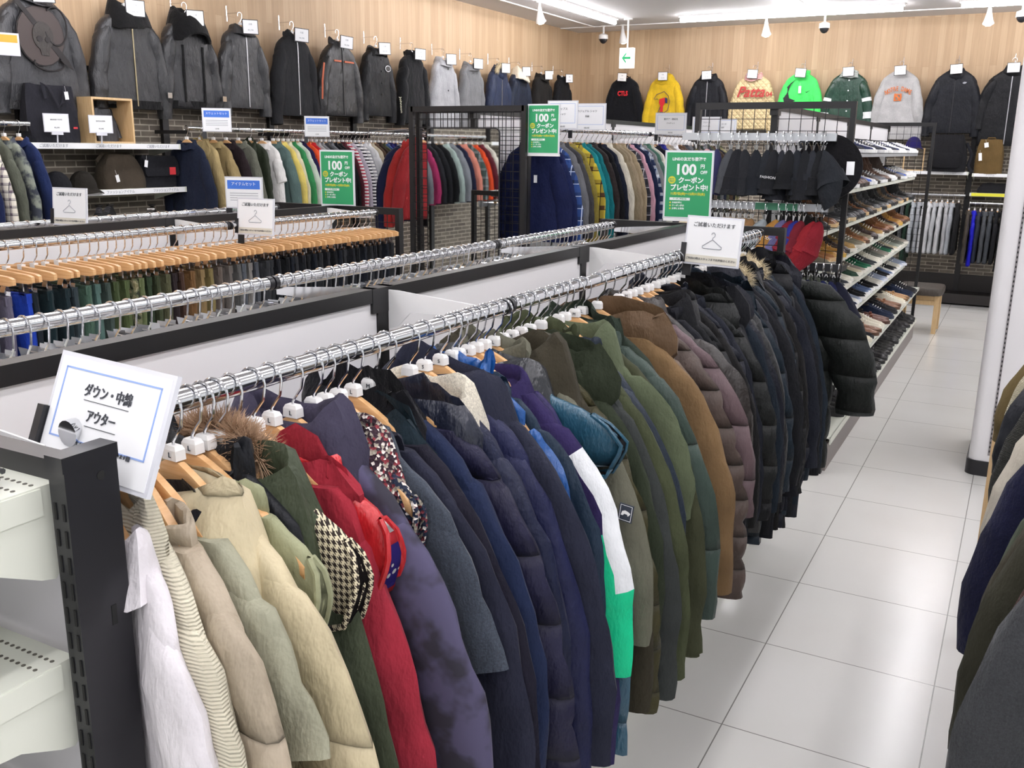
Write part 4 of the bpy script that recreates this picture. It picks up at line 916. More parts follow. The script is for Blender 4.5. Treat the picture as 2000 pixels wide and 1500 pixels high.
# ---------------------------------------------------------------- middle rack (shirts and jackets)
dcol = [('navy jacket', '#1b2450', 'cloth'), ('navy jacket', '#1f2a5c', 'cloth'), ('blue plaid shirt', ('plaid', '#2c4a86', '#16203c', .9, '#c8d4ea')), ('mid grey sweatshirt', '#77787c', 'cloth'), ('charcoal padded jacket', '#45454a', 'nylon'), ('mustard corduroy shirt', '#9a8b3f', 'corduroy'), ('yellow plaid shirt', ('plaid', '#c9b53a', '#4a2f1c', 1, '#26180f')),
 ('turquoise shirt', '#1f8f96', 'cloth'), ('teal shirt', '#16787f', 'cloth'), ('dark brown jacket', '#3f3534', 'corduroy'), ('black shirt', '#17181d', 'cloth'), ('navy shirt', '#1d2438', 'cloth'), ('cream shirt', '#dcd6c6', 'cloth'), ('tan work jacket', '#8d8068', 'cloth'), ('sand cotton jacket', '#9f9078', 'cloth'), ('khaki overshirt', '#a39378', 'cloth'), ('black plaid shirt', ('plaid', '#202028', '#4d4d58', .8, '#d8d8dc')),
 ('pink shirt', '#c89aa8', 'cloth'), ('navy shirt', '#18264a', 'cloth'), ('white and navy plaid shirt', ('plaid', '#1c2a4a', '#dfe4ec', .8, '#9fb0cc')), ('grey cardigan', '#8b8c8e', 'knit'), ('sea green shirt', '#4f7a6a', 'cloth'), ('ivory shirt', '#dedace', 'cloth'), ('midnight shirt', '#17182c', 'cloth'), ('royal blue shirt', '#2a2a94', 'cloth'), ('beige shirt', '#b5a58e', 'cloth'), ('stone shirt', '#8e877d', 'cloth'), ('white shirt', '#e6e6ea', 'cloth'),
 ('chestnut brown jacket', '#65452e', 'corduroy'), ('brown jacket', '#5a4233', 'cloth'), ('slate jacket', '#4a4d55', 'cloth'), ('grey flannel shirt', '#7c7d80', 'wool'), ('black jacket', '#1d1e22', 'cloth'), ('taupe jacket', '#77695c', 'cloth'), ('dark green jacket', '#2e3b34', 'cloth'), ('grey jacket', '#686a6e', 'cloth'), ('navy jacket', '#20263c', 'cloth'), ('olive jacket', '#50523c', 'cloth'), ('brown jacket', '#4d3a2c', 'cloth'), ('black jacket', '#202126', 'cloth'), ('camouflage jacket', ('camo', '#3a3f2a', '#6e6a4a', 1, '#8c8560'))]
def getmat(c, k=None):
    return pattern(*c) if isinstance(c, tuple) else fabric(c, k or 'cloth')
y = 5.74
for i, it in enumerate(dcol):
    c, k = it[1], (it[2] if len(it) > 2 else None); r_ = random.uniform(-.05, .05)
    if abs(y - 7.93) < .05: y = 8.0
    lb = '%s, %s from the near end of the tall middle rack' % (it[0], nth(i + 1))
    wood_hanger(-2.94, y, 1.97, 'wooden hanger with %s, %s from near end of middle rack' % (it[0], nth(i + 1)), 'wooden hangers on the middle rack', r_, False)
    simple_garment((-2.94, y, 1.97), it[0].split()[-1] if it[0].split()[-1] in ('jacket', 'shirt', 'sweatshirt', 'cardigan') else 'shirt', lb, it[0].split()[-1], getmat(c, k), r_, 'shirts and jackets on the middle rack', L=.74, D=.034, sl=.70 + .04 * (i % 3), W=.86, seed=i, tagp=i % 6 == 0)
    y += .095 if y < 7.9 else .11
for (yy, hd, ft) in ((5.85, 'トップス', 'シャツ'), (6.25, 'カジュアル シャツ', '長袖'), (8.02, '裏ボア・裏起毛', 'ジャケット'), (9.05, 'フリース', 'ジャケット'), (9.6, 'フリース', '秋冬')):
    label_sign('white label sign on the middle rack rail, %s from the near end' % nth([5.85, 6.25, 8.02, 9.05, 9.6].index(yy) + 1), frame_m((-2.78, yy, 2.06), (1, .12, 0), (0, 0, 1)), .26 if yy > 6 else .2, .17, hd, foot=ft)
# grid frame with a mirror in front of the middle rack
E_ = empty('grid_partition', (DX, 5.49, 0), 'tall black wire grid frame holding a mirror', 'display grid')
for s in (-1, 1):
    b = B(); b.box(s * .43 - .016, s * .43 + .016, -.045, -.015, 0, 2.105); b.obj('post', BLACKM, E_, False)
b = B(); b.box(-.43, .43, -.045, -.015, 2.07, 2.105); b.obj('top_rail', BLACKM, E_, False)
b = B(); bar_grid(b, -.42, .42, -.03, .1, 2.07, .055, .055, .0022); b.obj('wire_grid', BLACKM, E_, False)
Mi = empty('wall_mirror', (-3.285, 5.405, 1.2), 'tall frameless mirror with rounded corners on the black grid', 'mirror', rot=(0, 0, math.radians(-1)))
def rrect(w, h, r, y, n=5):
    p = []
    for cx, cz, a0 in ((w / 2 - r, h / 2 - r, 0), (-w / 2 + r, h / 2 - r, 90), (-w / 2 + r, -h / 2 + r, 180), (w / 2 - r, -h / 2 + r, 270)):
        for k in range(n): a = math.radians(a0 + 90 * k / (n - 1)); p.append((cx + r * math.cos(a), y, cz + r * math.sin(a)))
    return p
b = B(); b.poly(rrect(.55, 1.52, .03, .0), .006); b.obj('glass', plain('silvered_glass', '#e8ecec', .02, 1), Mi, False)
b = B(); b.poly(rrect(.562, 1.532, .034, .006), .006); b.obj('backing', BLACKP, Mi, False)
# ---------------------------------------------------------------- left wall
BARK = plain('black_standard', '#151416', .45)
i = 1
for y in [-1.75, -.55, .65, 1.85, 3.05, 4.2, 5.42, 6.62, 7.82, 9.02, 10.22, 11.42]:
    b = B(); b.box(WX, WX + .035, y - .03, y + .03, .1, 2.36); o = b.obj('wall_upright', BARK, None, False)
    tag(o, 'black slotted upright on the left brick wall, %s from the back corner' % nth(12 - [-1.75, -.55, .65, 1.85, 3.05, 4.2, 5.42, 6.62, 7.82, 9.02, 10.22, 11.42].index(y)), 'wall upright', 'black uprights on the left wall')
b = B(); b.box(WX, WX + .03, 3.0, 12.6, 2.345, 2.375); tag(b.obj('wall_rail', BARK, None, False), 'black horizontal strip where left wood panel meets the brick', 'wall rail')
def wallshelf(label, y1, y2, z, dep=.33, flip=False, strip=True, txt=None, yellow=False, x1=None, x2=None):
    """shelf on the left wall (y1..y2) or on the back wall (x1..x2)"""
    if x1 is None: e = empty('wall_shelf', (WX + .04, (y1 + y2) / 2, z), label, 'shelf', PI / 2); w = y2 - y1
    else: e = empty('wall_shelf', ((x1 + x2) / 2, WY - .04, z), label, 'shelf'); w = x2 - x1
    b = B(); b.box(-w / 2, w / 2, -dep, 0, -.02, 0); b.box(-w / 2, w / 2, -dep - .004, -dep, -.035, .005); b.obj('shelf_board', CREAM, e, False)
    b = B(); b.box(-w / 2 + .02, w / 2 - .02, -dep - .007, -dep - .004, -.033, .003); b.obj('price_rail', plain('yellow_strip', '#e6e23c', .5) if yellow else PAPER, e, False)
    for s in (-1, 1):
        b = B(); b.poly([(s * (w / 2 - .01), 0, 0)], 0) if False else None
        x = s * (w / 2 - .015); v = [(x - .002, 0, -.02), (x - .002, 0, -.1), (x - .002, -dep, -.02), (x + .002, 0, -.02), (x + .002, 0, -.1), (x + .002, -dep, -.02)]
        b.add(v, [(0, 1, 2), (5, 4, 3), (0, 3, 4, 1), (1, 4, 5, 2)]); b.obj('shelf_bracket', CREAM, e, False)
    if txt:
        for k in range(3): text(txt, .024, INKL, e, (-w / 3 + w / 3 * k, -dep - .008, -.015), TP)
    return e
wallshelf('left wall shelf carrying the black tote and wooden box', 3.95, 5.24, 1.835, txt='ご試着いただけます')
wallshelf('left wall shelf carrying black and brown shoulder bags', 4.05, 5.27, 1.52, txt='ファッションアイテム')
wallshelf('low left wall shelf with black shoes', 4.1, 5.25, 1.31)
wallshelf('left wall shelf near the entrance with black bags', -.8, 1.15, 1.9, txt='ご試着いただけます')
wallshelf('left wall shelf near the entrance with black boots', -.8, 1.15, 1.55)
def wallrail(y1, y2, z, label, x=WX + .38):
    e = empty('wall_rack', (x, (y1 + y2) / 2, z), label, 'clothes rail', PI / 2); w = y2 - y1
    b = B(); b.tube([(-w / 2, 0, 0), (w / 2, 0, 0)], .015, 12); b.obj('hanging_rail', CHROME, e)
    for xx in [-w / 2 + .02 + k * (w - .04) / max(1, round(w / 1.2)) for k in range(max(1, round(w / 1.2)) + 1)]:
        b = B(); b.box(xx - .003, xx + .003, 0, x * 0 + .36, -.045, -.018); b.box(xx - .004, xx + .004, -.006, .006, -.045, 0); b.obj('bracket', BARK, e, False)
wallrail(1.3, 4.0, 1.955, 'left wall rail with blue and patterned shirts'); wallrail(5.3, 8.75, 1.96, 'left wall rail with a rainbow of sweatshirts'); wallrail(8.85, 12.6, 1.96, 'left wall rail beyond the red sweatshirt')
LW = WX + .38
def fill(rows, ys_, where, group, z=1.957, wv=None, rz=PI / 2, x=LW, back=False):
    for i, (it, y) in enumerate(zip(rows, ys_)):
        nm, c = it[0], it[1]; k = it[2] if len(it) > 2 else 'cloth'; opt = it[3] if len(it) > 3 else {}
        r_ = random.uniform(-.05, .05); loc = (x, y, z) if not back else (y, x, z)
        hang_label = short('hanger with %s, %s %s' % (nm, nth(i + 1), where), 16)
        wood_hanger(*loc, hang_label, group.replace('garments', 'hangers'), (0 if not back else PI / 2) + r_, False)
        last = nm.split()[-1]
        simple_garment(loc, last if last not in ('top',) else 'sweater', '%s, %s %s' % (nm, nth(i + 1), where), last, getmat(c, k), (0 if not back else PI / 2) + r_, group, seed=i, **{**K(L=.7, sl=.68, D=.026, W=.86), **opt})
fill([('grey shirt', '#8d8f95'), ('dark patterned shirt', ('camo', '#25262c', '#45464d', 2, '#6d6f74')), ('lavender blue shirt', '#8d96d8', 'cloth', K(L=.76, sl=.74)), ('navy shirt', '#232d55'), ('patchwork shirt', ('plaid', '#e8e2d4', '#6d5f6b', .5, '#2e2d36')), ('olive grey jacket', '#62665a', 'cloth', K(L=.78)), ('grey tie-dye shirt', ('tiedye', '#8a9084', '#3c404a')), ('navy denim jacket', '#243361', 'cloth', K(L=.8, sl=.78, W=.95))][::1],
     [3.25, 3.36, 3.47, 3.56, 3.64, 3.73, 3.82, 3.92], 'from the near end of the left wall shirt rail', 'garments on the left wall shirt rail')
refl = [('ivory sweatshirt', '#e6e2d4'), ('wine shirt', '#6a2434'), ('orange red sweatshirt', '#e04f28'), ('grey green plaid shirt', ('plaid', '#3c5450', '#8c9496', 1, '#20242c')), ('pale salmon sweatshirt', '#d98a78'), ('navy sweatshirt', '#232845'), ('heather grey sweatshirt', '#888b92'), ('mint grey sweatshirt', '#a4b4ae'), ('black jacket', '#191a1e'), ('black hoodie', '#202126'), ('dark charcoal shirt', '#2c2d33'), ('magenta shirt', '#a83262'), ('grey shirt', '#7a7c82'), ('navy shirt', '#1e2436')]
fill(refl, [1.36 + .115 * k for k in range(14)], 'from the entrance end, seen in the mirror', 'garments reflected in the mirror')
rw = [('navy coat', '#20283e', 'cloth', K(L=.85)), ('khaki coat', '#a8956a', 'cloth', K(L=.95, sl=.9, hood=True)), ('tan shirt', '#9c8a62'), ('dark brown shirt', '#2d2226'), ('grey green wool coat', '#77796c', 'wool', K(L=.9, sl=.85)), ('dark green padded vest', '#353d2e', 'nylon', K(q=.13, sleeves=False, hood=True, L=.8)), ('white polo shirt', '#efedea', 'cloth', K(short=True, sl=.42)), ('sage sweatshirt', '#5f7673'), ('yellow sweatshirt', '#e3cf72'), ('cream sweatshirt', '#d9d4b8'), ('green sweatshirt', '#3a8f56'), ('pale green shirt', '#cdd8c8'), ('indigo sweatshirt', '#292052'), ('orange sweatshirt', '#e8572e'), ('red sweatshirt', '#cf2830'),
 ('pale grey sweatshirt', '#b9babb'), ('grey sweatshirt', '#8f9092'), ('charcoal sweatshirt', '#47484c'), ('mid grey sweatshirt', '#75777c'), ('black sweatshirt', '#1d1f24'), ('black sweater', '#17181c'), ('dark red sweater', '#5a2430'), ('red and white striped shirt', ('stripe', '#f0eeee', '#b03048')), ('lilac grey sweatshirt', '#b0a9b6'), ('white and black striped shirt', ('stripe', '#f2f2f2', '#26262e')), ('pale striped shirt', ('stripe', '#f0efee', '#8a8a92')), ('light grey sweatshirt', '#c4c5c8'), ('white shirt', '#e9e9ea'), ('beige sweatshirt', '#c0b59e'), ('brown sweatshirt', '#5d4a3a'), ('dark brown sweatshirt', '#3d302a'), ('olive sweatshirt', '#51543c'), ('denim blue sweatshirt', '#3f5a8c'), ('cobalt navy sweatshirt', '#26256a'), ('ink blue sweatshirt', '#221f5c'), ('black and white striped shirt', ('stripe', '#eeeef2', '#1d1d2a')), ('navy and white striped shirt', ('stripe', '#f0f0f4', '#20203a', 1.2)), ('black sweatshirt', '#15151a'), ('white t-shirt', '#ececee', 'cloth', K(short=True, sl=.42)), ('navy sweatshirt', '#1d2142')]
yy = []; y = 5.30
for i in range(len(rw)): yy.append(y); y += .062 if i > 6 else .135
fill(rw, yy, 'from the left end of the rainbow rail', 'garments on the rainbow rail')
fill([('black shirt', '#17181c'), ('dark grey shirt', '#3a3b40'), ('white shirt', '#dcdcdc'), ('black jacket', '#1b1c20'), ('navy jacket', '#20253a'), ('grey jacket', '#55575c'), ('black coat', '#16171a')], [9.0 + .12 * k for k in range(7)], 'from the left end of the rail behind the grid', 'garments on the rail behind the grid')
# facing-out arm with the red sweatshirt
e = empty('waterfall_arm', (-5.42, 7.58, 2.0), 'short sloping chrome arm holding the red sweatshirt', 'display arm'); b = B(); b.tube([(-.24, 0, -.02), (.2, 0, .0), (.42, 0, -.06)], .012, 10); b.obj('arm', CHROME, e)
b = B(); b.tube([(.42, 0, -.06), (.425, 0, -.035)], .014, 10); b.obj('arm_tip', BLACKP, e)
for k, (xx, c, nm, lb) in enumerate(((-5.05, '#a82f33', 'sweatshirt', 'muted red crew-neck sweatshirt facing out at the end of rainbow rail'), (-5.15, '#b3322f', 'hooded_sweatshirt', 'brick red hooded sweatshirt behind the facing-out red one'), (-5.25, '#22284a', 'sweatshirt', 'navy sweatshirt behind the two red ones'))):
    wood_hanger(xx, 7.58, 1.985 - .02 * k, 'wooden hanger holding the %s' % lb.split(' facing')[0].split(' behind')[0], 'wooden hangers on the sloping arm', PI / 2 - .5)
    garment((xx, 7.58, 1.985 - .02 * k), nm, lb, 'sweatshirt', fabric(c, 'fleece'), rz=PI / 2 - .5, W=.95, L=.8, D=.045, sl=.86, top='hood' if k == 1 else 'crew', seed=80 + k, hang=.35, topmat=fabric(c, 'knit'))
for k, (yy_, c, lb) in enumerate(((7.98, '#16161a', 'black long sleeve shirt facing out beside the grid frame'), (8.13, '#201f24', 'black cardigan facing out behind the black shirt'))):
    wood_hanger(-5.0, yy_, 1.99, 'wooden hanger holding the %s' % lb.split(' facing')[0], 'wooden hangers beside the grid frame', PI / 2 - .6)
    garment((-5.0, yy_, 1.99), 'shirt', lb, 'shirt', fabric(c, 'cloth'), rz=PI / 2 - .6, W=1.0, L=.85, D=.045, sl=.9, top='collar', seed=90 + k, hang=.35)
e = empty('waterfall_arm', (-5.42, 8.0, 2.0), 'short chrome arm holding the black shirts beside the grid', 'display arm'); b = B(); b.tube([(-.24, 0, -.02), (.44, 0, -.02)], .012, 10); b.obj('arm', CHROME, e)
for (yy_, z_, hd) in ((5.42, 2.02, 'パンツ'), (6.58, 2.0, 'スウェット')): label_sign('blue headed label sign on the rainbow rail at %s' % ('its left end' if yy_ < 6 else 'its middle'), frame_m((LW + .2, yy_, z_), (.75, .66, 0), (0, 0, 1)), .2, .16, 'スウェットセット', True)
label_sign('blue headed label sign behind the trouser rack', frame_m((-3.62, 3.75, 1.6), (1, .3, 0), (0, 0, 1)), .2, .15, 'アイテムセット', True)
e = sign('price_card', 'orange bordered price card at the far left edge', .15, .12, frame_m((-5.6, 3.85, 2.42), (.35, .94, 0), (0, 0, 1))); b = B(); b.box(-.07, .07, -.0055, -.0045, .01, .055); b.obj('orange_print', plain('orange_print', '#e0a53a', .6), e, False)
b = B(); b.tube([(0, .004, 0), (0, .46, 0)], .004, 6); b.obj('card_arm', CHROME, e)
for yy_ in (4.18, 4.52):
    e = sign('price_card', 'white price card standing on the shelf %s' % ('by the black tote' if yy_ < 4.3 else 'by the wooden box'), .145, .105, frame_m((-5.62, yy_ - .02, 1.965), (.35, .94, 0), (0, 0, 1)))
    text('BRAND TOTE' if yy_ < 4.3 else 'SHOULDER', .012, INK, e, (0, -.0055, .02), TP); text('¥5,390', .012, INK, e, (0, -.0055, -.03), TP)
    b = B(); b.box(-.035, .035, -.01, .01, -.075, -.055); b.tube([(0, 0, -.075), (0, .01, -.128)], .005, 6); b.obj('card_stand', plain('clear_plastic_sleeve', '#dcdde4', .12), e, False)
# bags and shoes on the left wall shelves
def softbox(b, w, d, h, seed=0, top=.8, n=20, m=0, belly=.06, ex=.45):
    rs = []
    for i in range(12):
        u = i / 11; k = (.93 + belly * math.sin(PI * u)) * (1 - (1 - top) * u ** 2); dk = (1 - .55 * u ** 1.5) if top < .95 else 1
        rs.append([(w / 2 * k * math.copysign(abs(math.cos(a)) ** ex, math.cos(a)) + nz((math.cos(a), math.sin(a), u), 2, seed) * .02, d / 2 * dk * math.copysign(abs(math.sin(a)) ** ex, math.sin(a)) + nz((math.cos(a), math.sin(a), u * 2), 3, seed) * .015, h * u + nz((math.cos(a), 1, u), 2, seed) * .01) for a in [2 * PI * j / n for j in range(n)]])
    b.rings(rs, m)
def bag(loc, rz, w, d, h, mat, label, name='tote_bag', straps='tote', patch=None, flap=False, seed=0, top=.9, cat='bag', pocket=False):
    e = empty(name, loc, label, cat, rz); b = B(); softbox(b, w, d, h, seed, top); b.obj('body', mat, e)
    if straps == 'tote':
        b = B(); b.tube([(-w * .2, -d * .5 - .005, h * .75), (-w * .2, -d * .35, h * 1.02), (-w * .12, -d * .45, h * .95), (0, -d * .6, h * .62), (w * .12, -d * .5, h * .72), (w * .2, -d * .4, h), (w * .2, -d * .5, h * .75)], .012, 6, ry=.004); b.obj('strap', mat, e)
    elif straps == 'top':
        b = B(); b.tube([(-.05, 0, h * .96), (-.035, -.01, h * 1.04), (.035, -.01, h * 1.04), (.05, 0, h * .96)], .009, 6); b.obj('handle', mat, e)
    elif straps == 'side':
        b = B(); b.tube([(-w * .48, 0, h * .8), (-w * .3, .02, h * 1.02), (w * .3, .02, h * 1.0), (w * .52, 0, h * .5), (w * .55, -.03, h * .1)], .014, 6, ry=.004); b.obj('strap', mat, e)
    if flap:
        b = B(); b.rings([[(x * k, -d * .5 * dk - .012, z) for x in (-w * .47, w * .47)] + [(x * k, -d * .5 * dk + .01, z) for x in (w * .47, -w * .47)] for z, k, dk in ((h * .36, .9, 1), (h * .45, 1, 1.0), (h * .8, 1, .85), (h * .97, .97, .45))]); b.obj('flap', mat, e)
    if pocket:
        b = B(); rs = []
        for z, k in ((h * .1, .9), (h * .13, 1), (h * .45, 1), (h * .52, .8)): rs.append([(w * .36 * k * math.copysign(abs(math.cos(a)) ** .5, math.cos(a)), -d * .36 - d * .22 * k * max(0, math.sin(a)) ** .5, z) for a in [PI * j / 10 for j in range(11)]])
        b.rings(rs); b.obj('front_pocket', mat, e)
    if patch: 
        b = B(); px, pz, pw, ph, pm = patch; b.box(px - pw / 2, px + pw / 2, -d * .5 - .018, -d * .5 - .013, pz - ph / 2, pz + ph / 2); b.obj('label_patch', pm, e, False)
    return e
BKC = fabric('#202127', 'cloth'); WAX = fabric('#4c4338', 'cloth'); REDP = plain('red_label', '#c8343a', .6)
o = bag((-5.78, 4.24, 1.837), PI / 2, .40, .16, .37, fabric('#2b2b33', 'cloth'), 'dark canvas tote bag standing on the upper left wall shelf', patch=(.11, .1, .03, .012, REDP)); price_tag(o, .06, -.1, .33)
e = empty('wooden_display_box', (-5.8, 4.66, 1.837), 'open pale wood box with a small black bag inside', 'display box', PI / 2)
for nm, a in (('side_panel', (-.17, -.155, -.12, .12, 0, .31)), ('side_panel', (.155, .17, -.12, .12, 0, .31)), ('top_panel', (-.155, .155, -.12, .12, .295, .31)), ('bottom_panel', (-.155, .155, -.12, .12, 0, .015)), ('rear_panel', (-.155, .155, .11, .12, .015, .295))):
    b = B(); b.box(*a); b.obj(nm, PALEW, e, False)
bag((-5.8, 4.67, 1.853), PI / 2, .2, .1, .22, fabric('#33343a', 'leather'), 'small charcoal leather bag inside the wooden display box', name='shoulder_bag', straps='side', top=.7)
o = bag((-5.82, 4.78, 1.522), PI / 2, .38, .2, .24, WAX, 'brown waxed shoulder bag lying between cap and messenger bag', name='shoulder_bag', straps='side', top=.55, seed=4); price_tag(o, -.12, -.12, .1)
o = bag((-5.8, 5.1, 1.522), PI / 2, .34, .12, .23, BKC, 'black messenger bag with a red square label', name='messenger_bag', straps='none', flap=True, patch=(.09, .12, .055, .055, REDP), top=.97); price_tag(o, -.16, -.09, .2)
def cap_hat(loc, rz, mat, label, accent=None):
    e = empty('baseball_cap', loc, label, 'cap', rz); b = B(); rs = []
    for i in range(8):
        a = i / 7 * PI / 2; r = math.cos(a) * .95 + .05; rs.append([(.09 * r * math.cos(t), .1 * r * math.sin(t), .005 + .125 * math.sin(a)) for t in [2 * PI * j / 18 for j in range(18)]])
    b.rings(rs); b.obj('crown', mat, e); b = B(); rs = []
    for i in range(7):
        u = i / 6; r = []
        for j in range(9):
            t = PI * (1.1 + .8 * j / 8); r.append((.09 * math.cos(t) * (1 + .0 * u), .095 * math.sin(t) - .07 * u, .012 - .02 * u - .014 * abs(math.cos(t)) * u))
        rs.append(r + [(x, y + .002, z - .004) for x, y, z in r[::-1]])
    b.rings(rs); b.obj('brim', accent or mat, e); return e
cap_hat((-5.76, 4.22, 1.524), PI / 2 + .3, BKC, 'black cap with red strip at the left of the middle shelf'); 
cap_hat((-5.76, 4.42, 1.524), PI / 2, fabric('#2a2620', 'cloth'), 'dark brown cap beside the waxed bag')
# entrance side shelf (seen in the mirror)
bag((-5.8, .35, 1.902), PI / 2, .42, .16, .27, BKC, 'wide black bag on the entrance side shelf', name='duffel_bag', straps='side', seed=7)
bag((-5.8, -.2, 1.902), PI / 2, .3, .14, .3, fabric('#26272b', 'leather'), 'black leather bag with white tag on the entrance side shelf', straps='tote', seed=8)
def shoe_meshes():
    out = {}
    def build(kind):
        up = B(); so = B(); lc = B()
        L = .28; n = 14; prof_h = {'sneaker': [(.0, .085), (.1, .095), (.25, .10), (.4, .088), (.6, .062), (.8, .046), (.95, .036), (1, .02)],
             'boot': [(0, .20), (.1, .21), (.28, .205), (.38, .15), (.5, .085), (.7, .055), (.9, .048), (1, .022)],
             'loafer': [(0, .07), (.1, .075), (.25, .066), (.4, .06), (.6, .05), (.8, .04), (.95, .03), (1, .015)]}[kind]
        rs = []; sr = []; sr2 = []
        for i in range(17):
            u = i / 16; h = interp(prof_h, u)[0]; w = interp([(0, .022), (.06, .032), (.25, .034), (.5, .038), (.7, .046), (.88, .04), (.97, .025), (1, .012)], u)[0]
            x = -L * .42 + L * u; z0 = .018
            rs.append([(x, w * math.cos(a) * (1 if math.sin(a) < .3 else .75), z0 + (h - z0) * max(0, math.sin(a)) ** .8) for a in [PI * j / (n - 1) for j in range(n)]])
        up.rings(rs)
        for z, k in ((0, 1.0), (.018, 1.06), (.024, 1.02)):
            r = []
            for i in range(17): u = i / 16; w = interp([(0, .015), (.06, .034), (.25, .036), (.5, .038), (.7, .048), (.88, .044), (.97, .028), (1, .012)], u)[0]; r.append((-L * .43 + L * 1.02 * u, w * k, z))
            r += [(x, -y, z) for x, y, z in r[::-1]]; sr.append(r)
        so.rings(sr)
        # opening and laces
        op = B(); zc = prof_h[1][1]; op.tube([(-.075 + .034 * math.cos(a), .022 * math.sin(a), zc * .97 + .006) for a in [2 * PI * i / 12 for i in range(13)]], .006, 5)
        if kind != 'loafer':
            for k in range(4): x = .0 + k * .02; z = interp(prof_h, (x + L * .42) / L)[0] + .002; lc.tube([(x, -.02, z - .006), (x + .004, 0, z + .001), (x, .02, z - .006)], .0032, 5)
        else: lc.box(.01, .03, -.026, .026, .05, .062)
        return up.mesh('upper', [PAPER]), so.mesh('sole', [PAPER]), lc.mesh('laces', [PAPER]), op.mesh('opening_rim', [PAPER])
    return {k: build(k) for k in ('sneaker', 'boot', 'loafer')}
SM = shoe_meshes()
def matobj(me, parent, mat, name):
    o = linkmesh(name, me, parent); o.material_slots[0].link = 'OBJECT'; o.material_slots[0].material = mat; return o
def shoe(kind, loc, rz, col, sole, label, group, lace=None, k='leather'):
    e = empty(kind, loc, label, 'shoe', rz, group); m = SM[kind]
    matobj(m[0], e, fabric(col, k), 'upper'); matobj(m[1], e, plain('sole_' + sole, sole, .6), 'sole')
    matobj(m[3], e, plain('shoe_lining', '#24211f', .9), 'opening_rim')
    matobj(m[2], e, plain('lace_' + (lace or '#e6e4de'), lace or '#e6e4de', .8), 'laces' if kind != 'loafer' else 'saddle_strap'); return e
shoe('sneaker', (-5.75, 4.6, 1.312), -.9, '#26262a', '#1b1b1d', 'black sneaker leaning on the low left wall shelf', None, '#55555a')
shoe('sneaker', (-5.72, 4.5, 1.312), -.7, '#1f1f23', '#1b1b1d', 'second black sneaker on the low left wall shelf, nearer', None, '#55555a')
shoe('loafer', (-5.75, 4.98, 1.312), -.8, '#2f2a28', '#1b1b1d', 'dark brown shoe with tag on the low left wall shelf', None)
for k in range(4): shoe('boot' if k % 2 else 'sneaker', (-5.78, -.3 + .3 * k, 1.552), 0, '#222226', '#18181a', 'black %s, %s from the left on the entrance shelf' % ('boot' if k % 2 else 'sneaker', nth(k + 1)), 'shoes on the entrance shelf', '#2c2c30')
# ---------------------------------------------------------------- wall-hung jackets
def wall_hook(loc, rz, label, group):
    e = empty('wall_hook', loc, label, 'hook', rz, group); b = B(); b.tube([(0, .15, .06), (0, .02, .06), (0, 0, .055)], .0035, 6); b.tube([(0, .142, .12), (0, .142, -.0)], .004, 6); b.obj('hook_wire', CHROME, e)
def price_board(x, y, z, parent, w=.14, h=.115, head='¥4,290'):
    e = empty('price_board', (0, 0, 0), None, None); e.parent = parent; e.location = (x, y, z)
    b = B(); b.box(-w / 2, w / 2, -.003, .003, -h / 2, h / 2); b.obj('board_frame', BLACKP, e, False)
    b = B(); b.box(-w / 2 + .006, w / 2 - .006, -.0045, -.003, -h / 2 + .006, h / 2 - .006); b.obj('card', PAPER, e, False)
    text(head, .018, INKL, e, (0, -.005, -.025), TP); text('古着', .016, INKL, e, (0, -.005, .02), TP); return e
def wall_garment(pos, side, i, kind, label, cat, mat, **kw):
    rzz = PI / 2 if side == 'L' else 0
    loc = (WX + .17, pos, 2.875) if side == 'L' else (pos, WY - .17, 2.92)
    D = kw.pop('D', .06); tilt = kw.pop('tilt', 0)
    wall_hook((loc[0], loc[1], loc[2] - .045), rzz, 'chrome wall hook holding the %s' % ' '.join(label.split()[:10]), 'chrome hooks on the %s wall' % ('left' if side == 'L' else 'back'))
    wood_hanger(*loc, 'wooden hanger on the wall with the %s' % ' '.join(label.split()[:9]), 'wall hangers', rzz + tilt)
    kw = {**K(W=.9, L=.76, sl=.78, hang=.45, amp=.009), **kw}
    e, f = garment(loc, kind, label, cat, mat, rz=rzz + tilt, D=D, seed=200 + i, **kw)
    pb = price_board(.0, -D - .05, -.10, e); pb.rotation_euler = (0, random.uniform(-.08, .08), -.35 if side == 'L' else 0)
    return e, f, D
def decal_strip(e, f, x0, x1, t0, t1, mat, name='stripe', lift=.008):
    b = B(); front_strip(b, f, x0, x1, t0, t1, lift=lift, step=.02); return b.obj(name, mat, e)
ZIP = plain('silver_zip', '#a9a9ad', .35, .8)
LE = fabric('#2f3033', 'leather'); LE2 = fabric('#232428', 'leather')
# left wall, from the near end
e, f, D = wall_garment(4.27, 'L', 0, 'leather_jacket', 'large grey-black leather jacket with skull and swirl on its back', 'jacket', fabric('#3a3b3f', 'leather'), W=1.12, L=.82, sl=.86, top='collar', hem=fabric('#1b1b1e', 'leather'))
SK = plain('brown_leather_applique', '#3c3230', .5); SKD = plain('dark_applique_line', '#191516', .6); yk = -D - .012
def blob(e, pts, mat, name, d=.004, y=None): b = B(); b.poly([(x, yk if y is None else y, z) for x, z in pts], d); return b.obj(name, mat, e, False)
def oval(cx, cz, rx_, rz_, a0=0, a1=360, n=22): return [(cx + rx_ * math.cos(math.radians(a0 + (a1 - a0) * k / (n - 1))), cz + rz_ * math.sin(math.radians(a0 + (a1 - a0) * k / (n - 1)))) for k in range(n)]
blob(e, oval(-.02, -.36, .175, .19), SKD, 'swirl_outline', .003); blob(e, oval(-.02, -.36, .168, .183), SK, 'swirl_panel', .004, yk - .002)
blob(e, [(-.22, -.13), (-.19, -.12), (.17, -.5), (.2, -.56), (.13, -.52)], SKD, 'blade', .004, yk - .004)
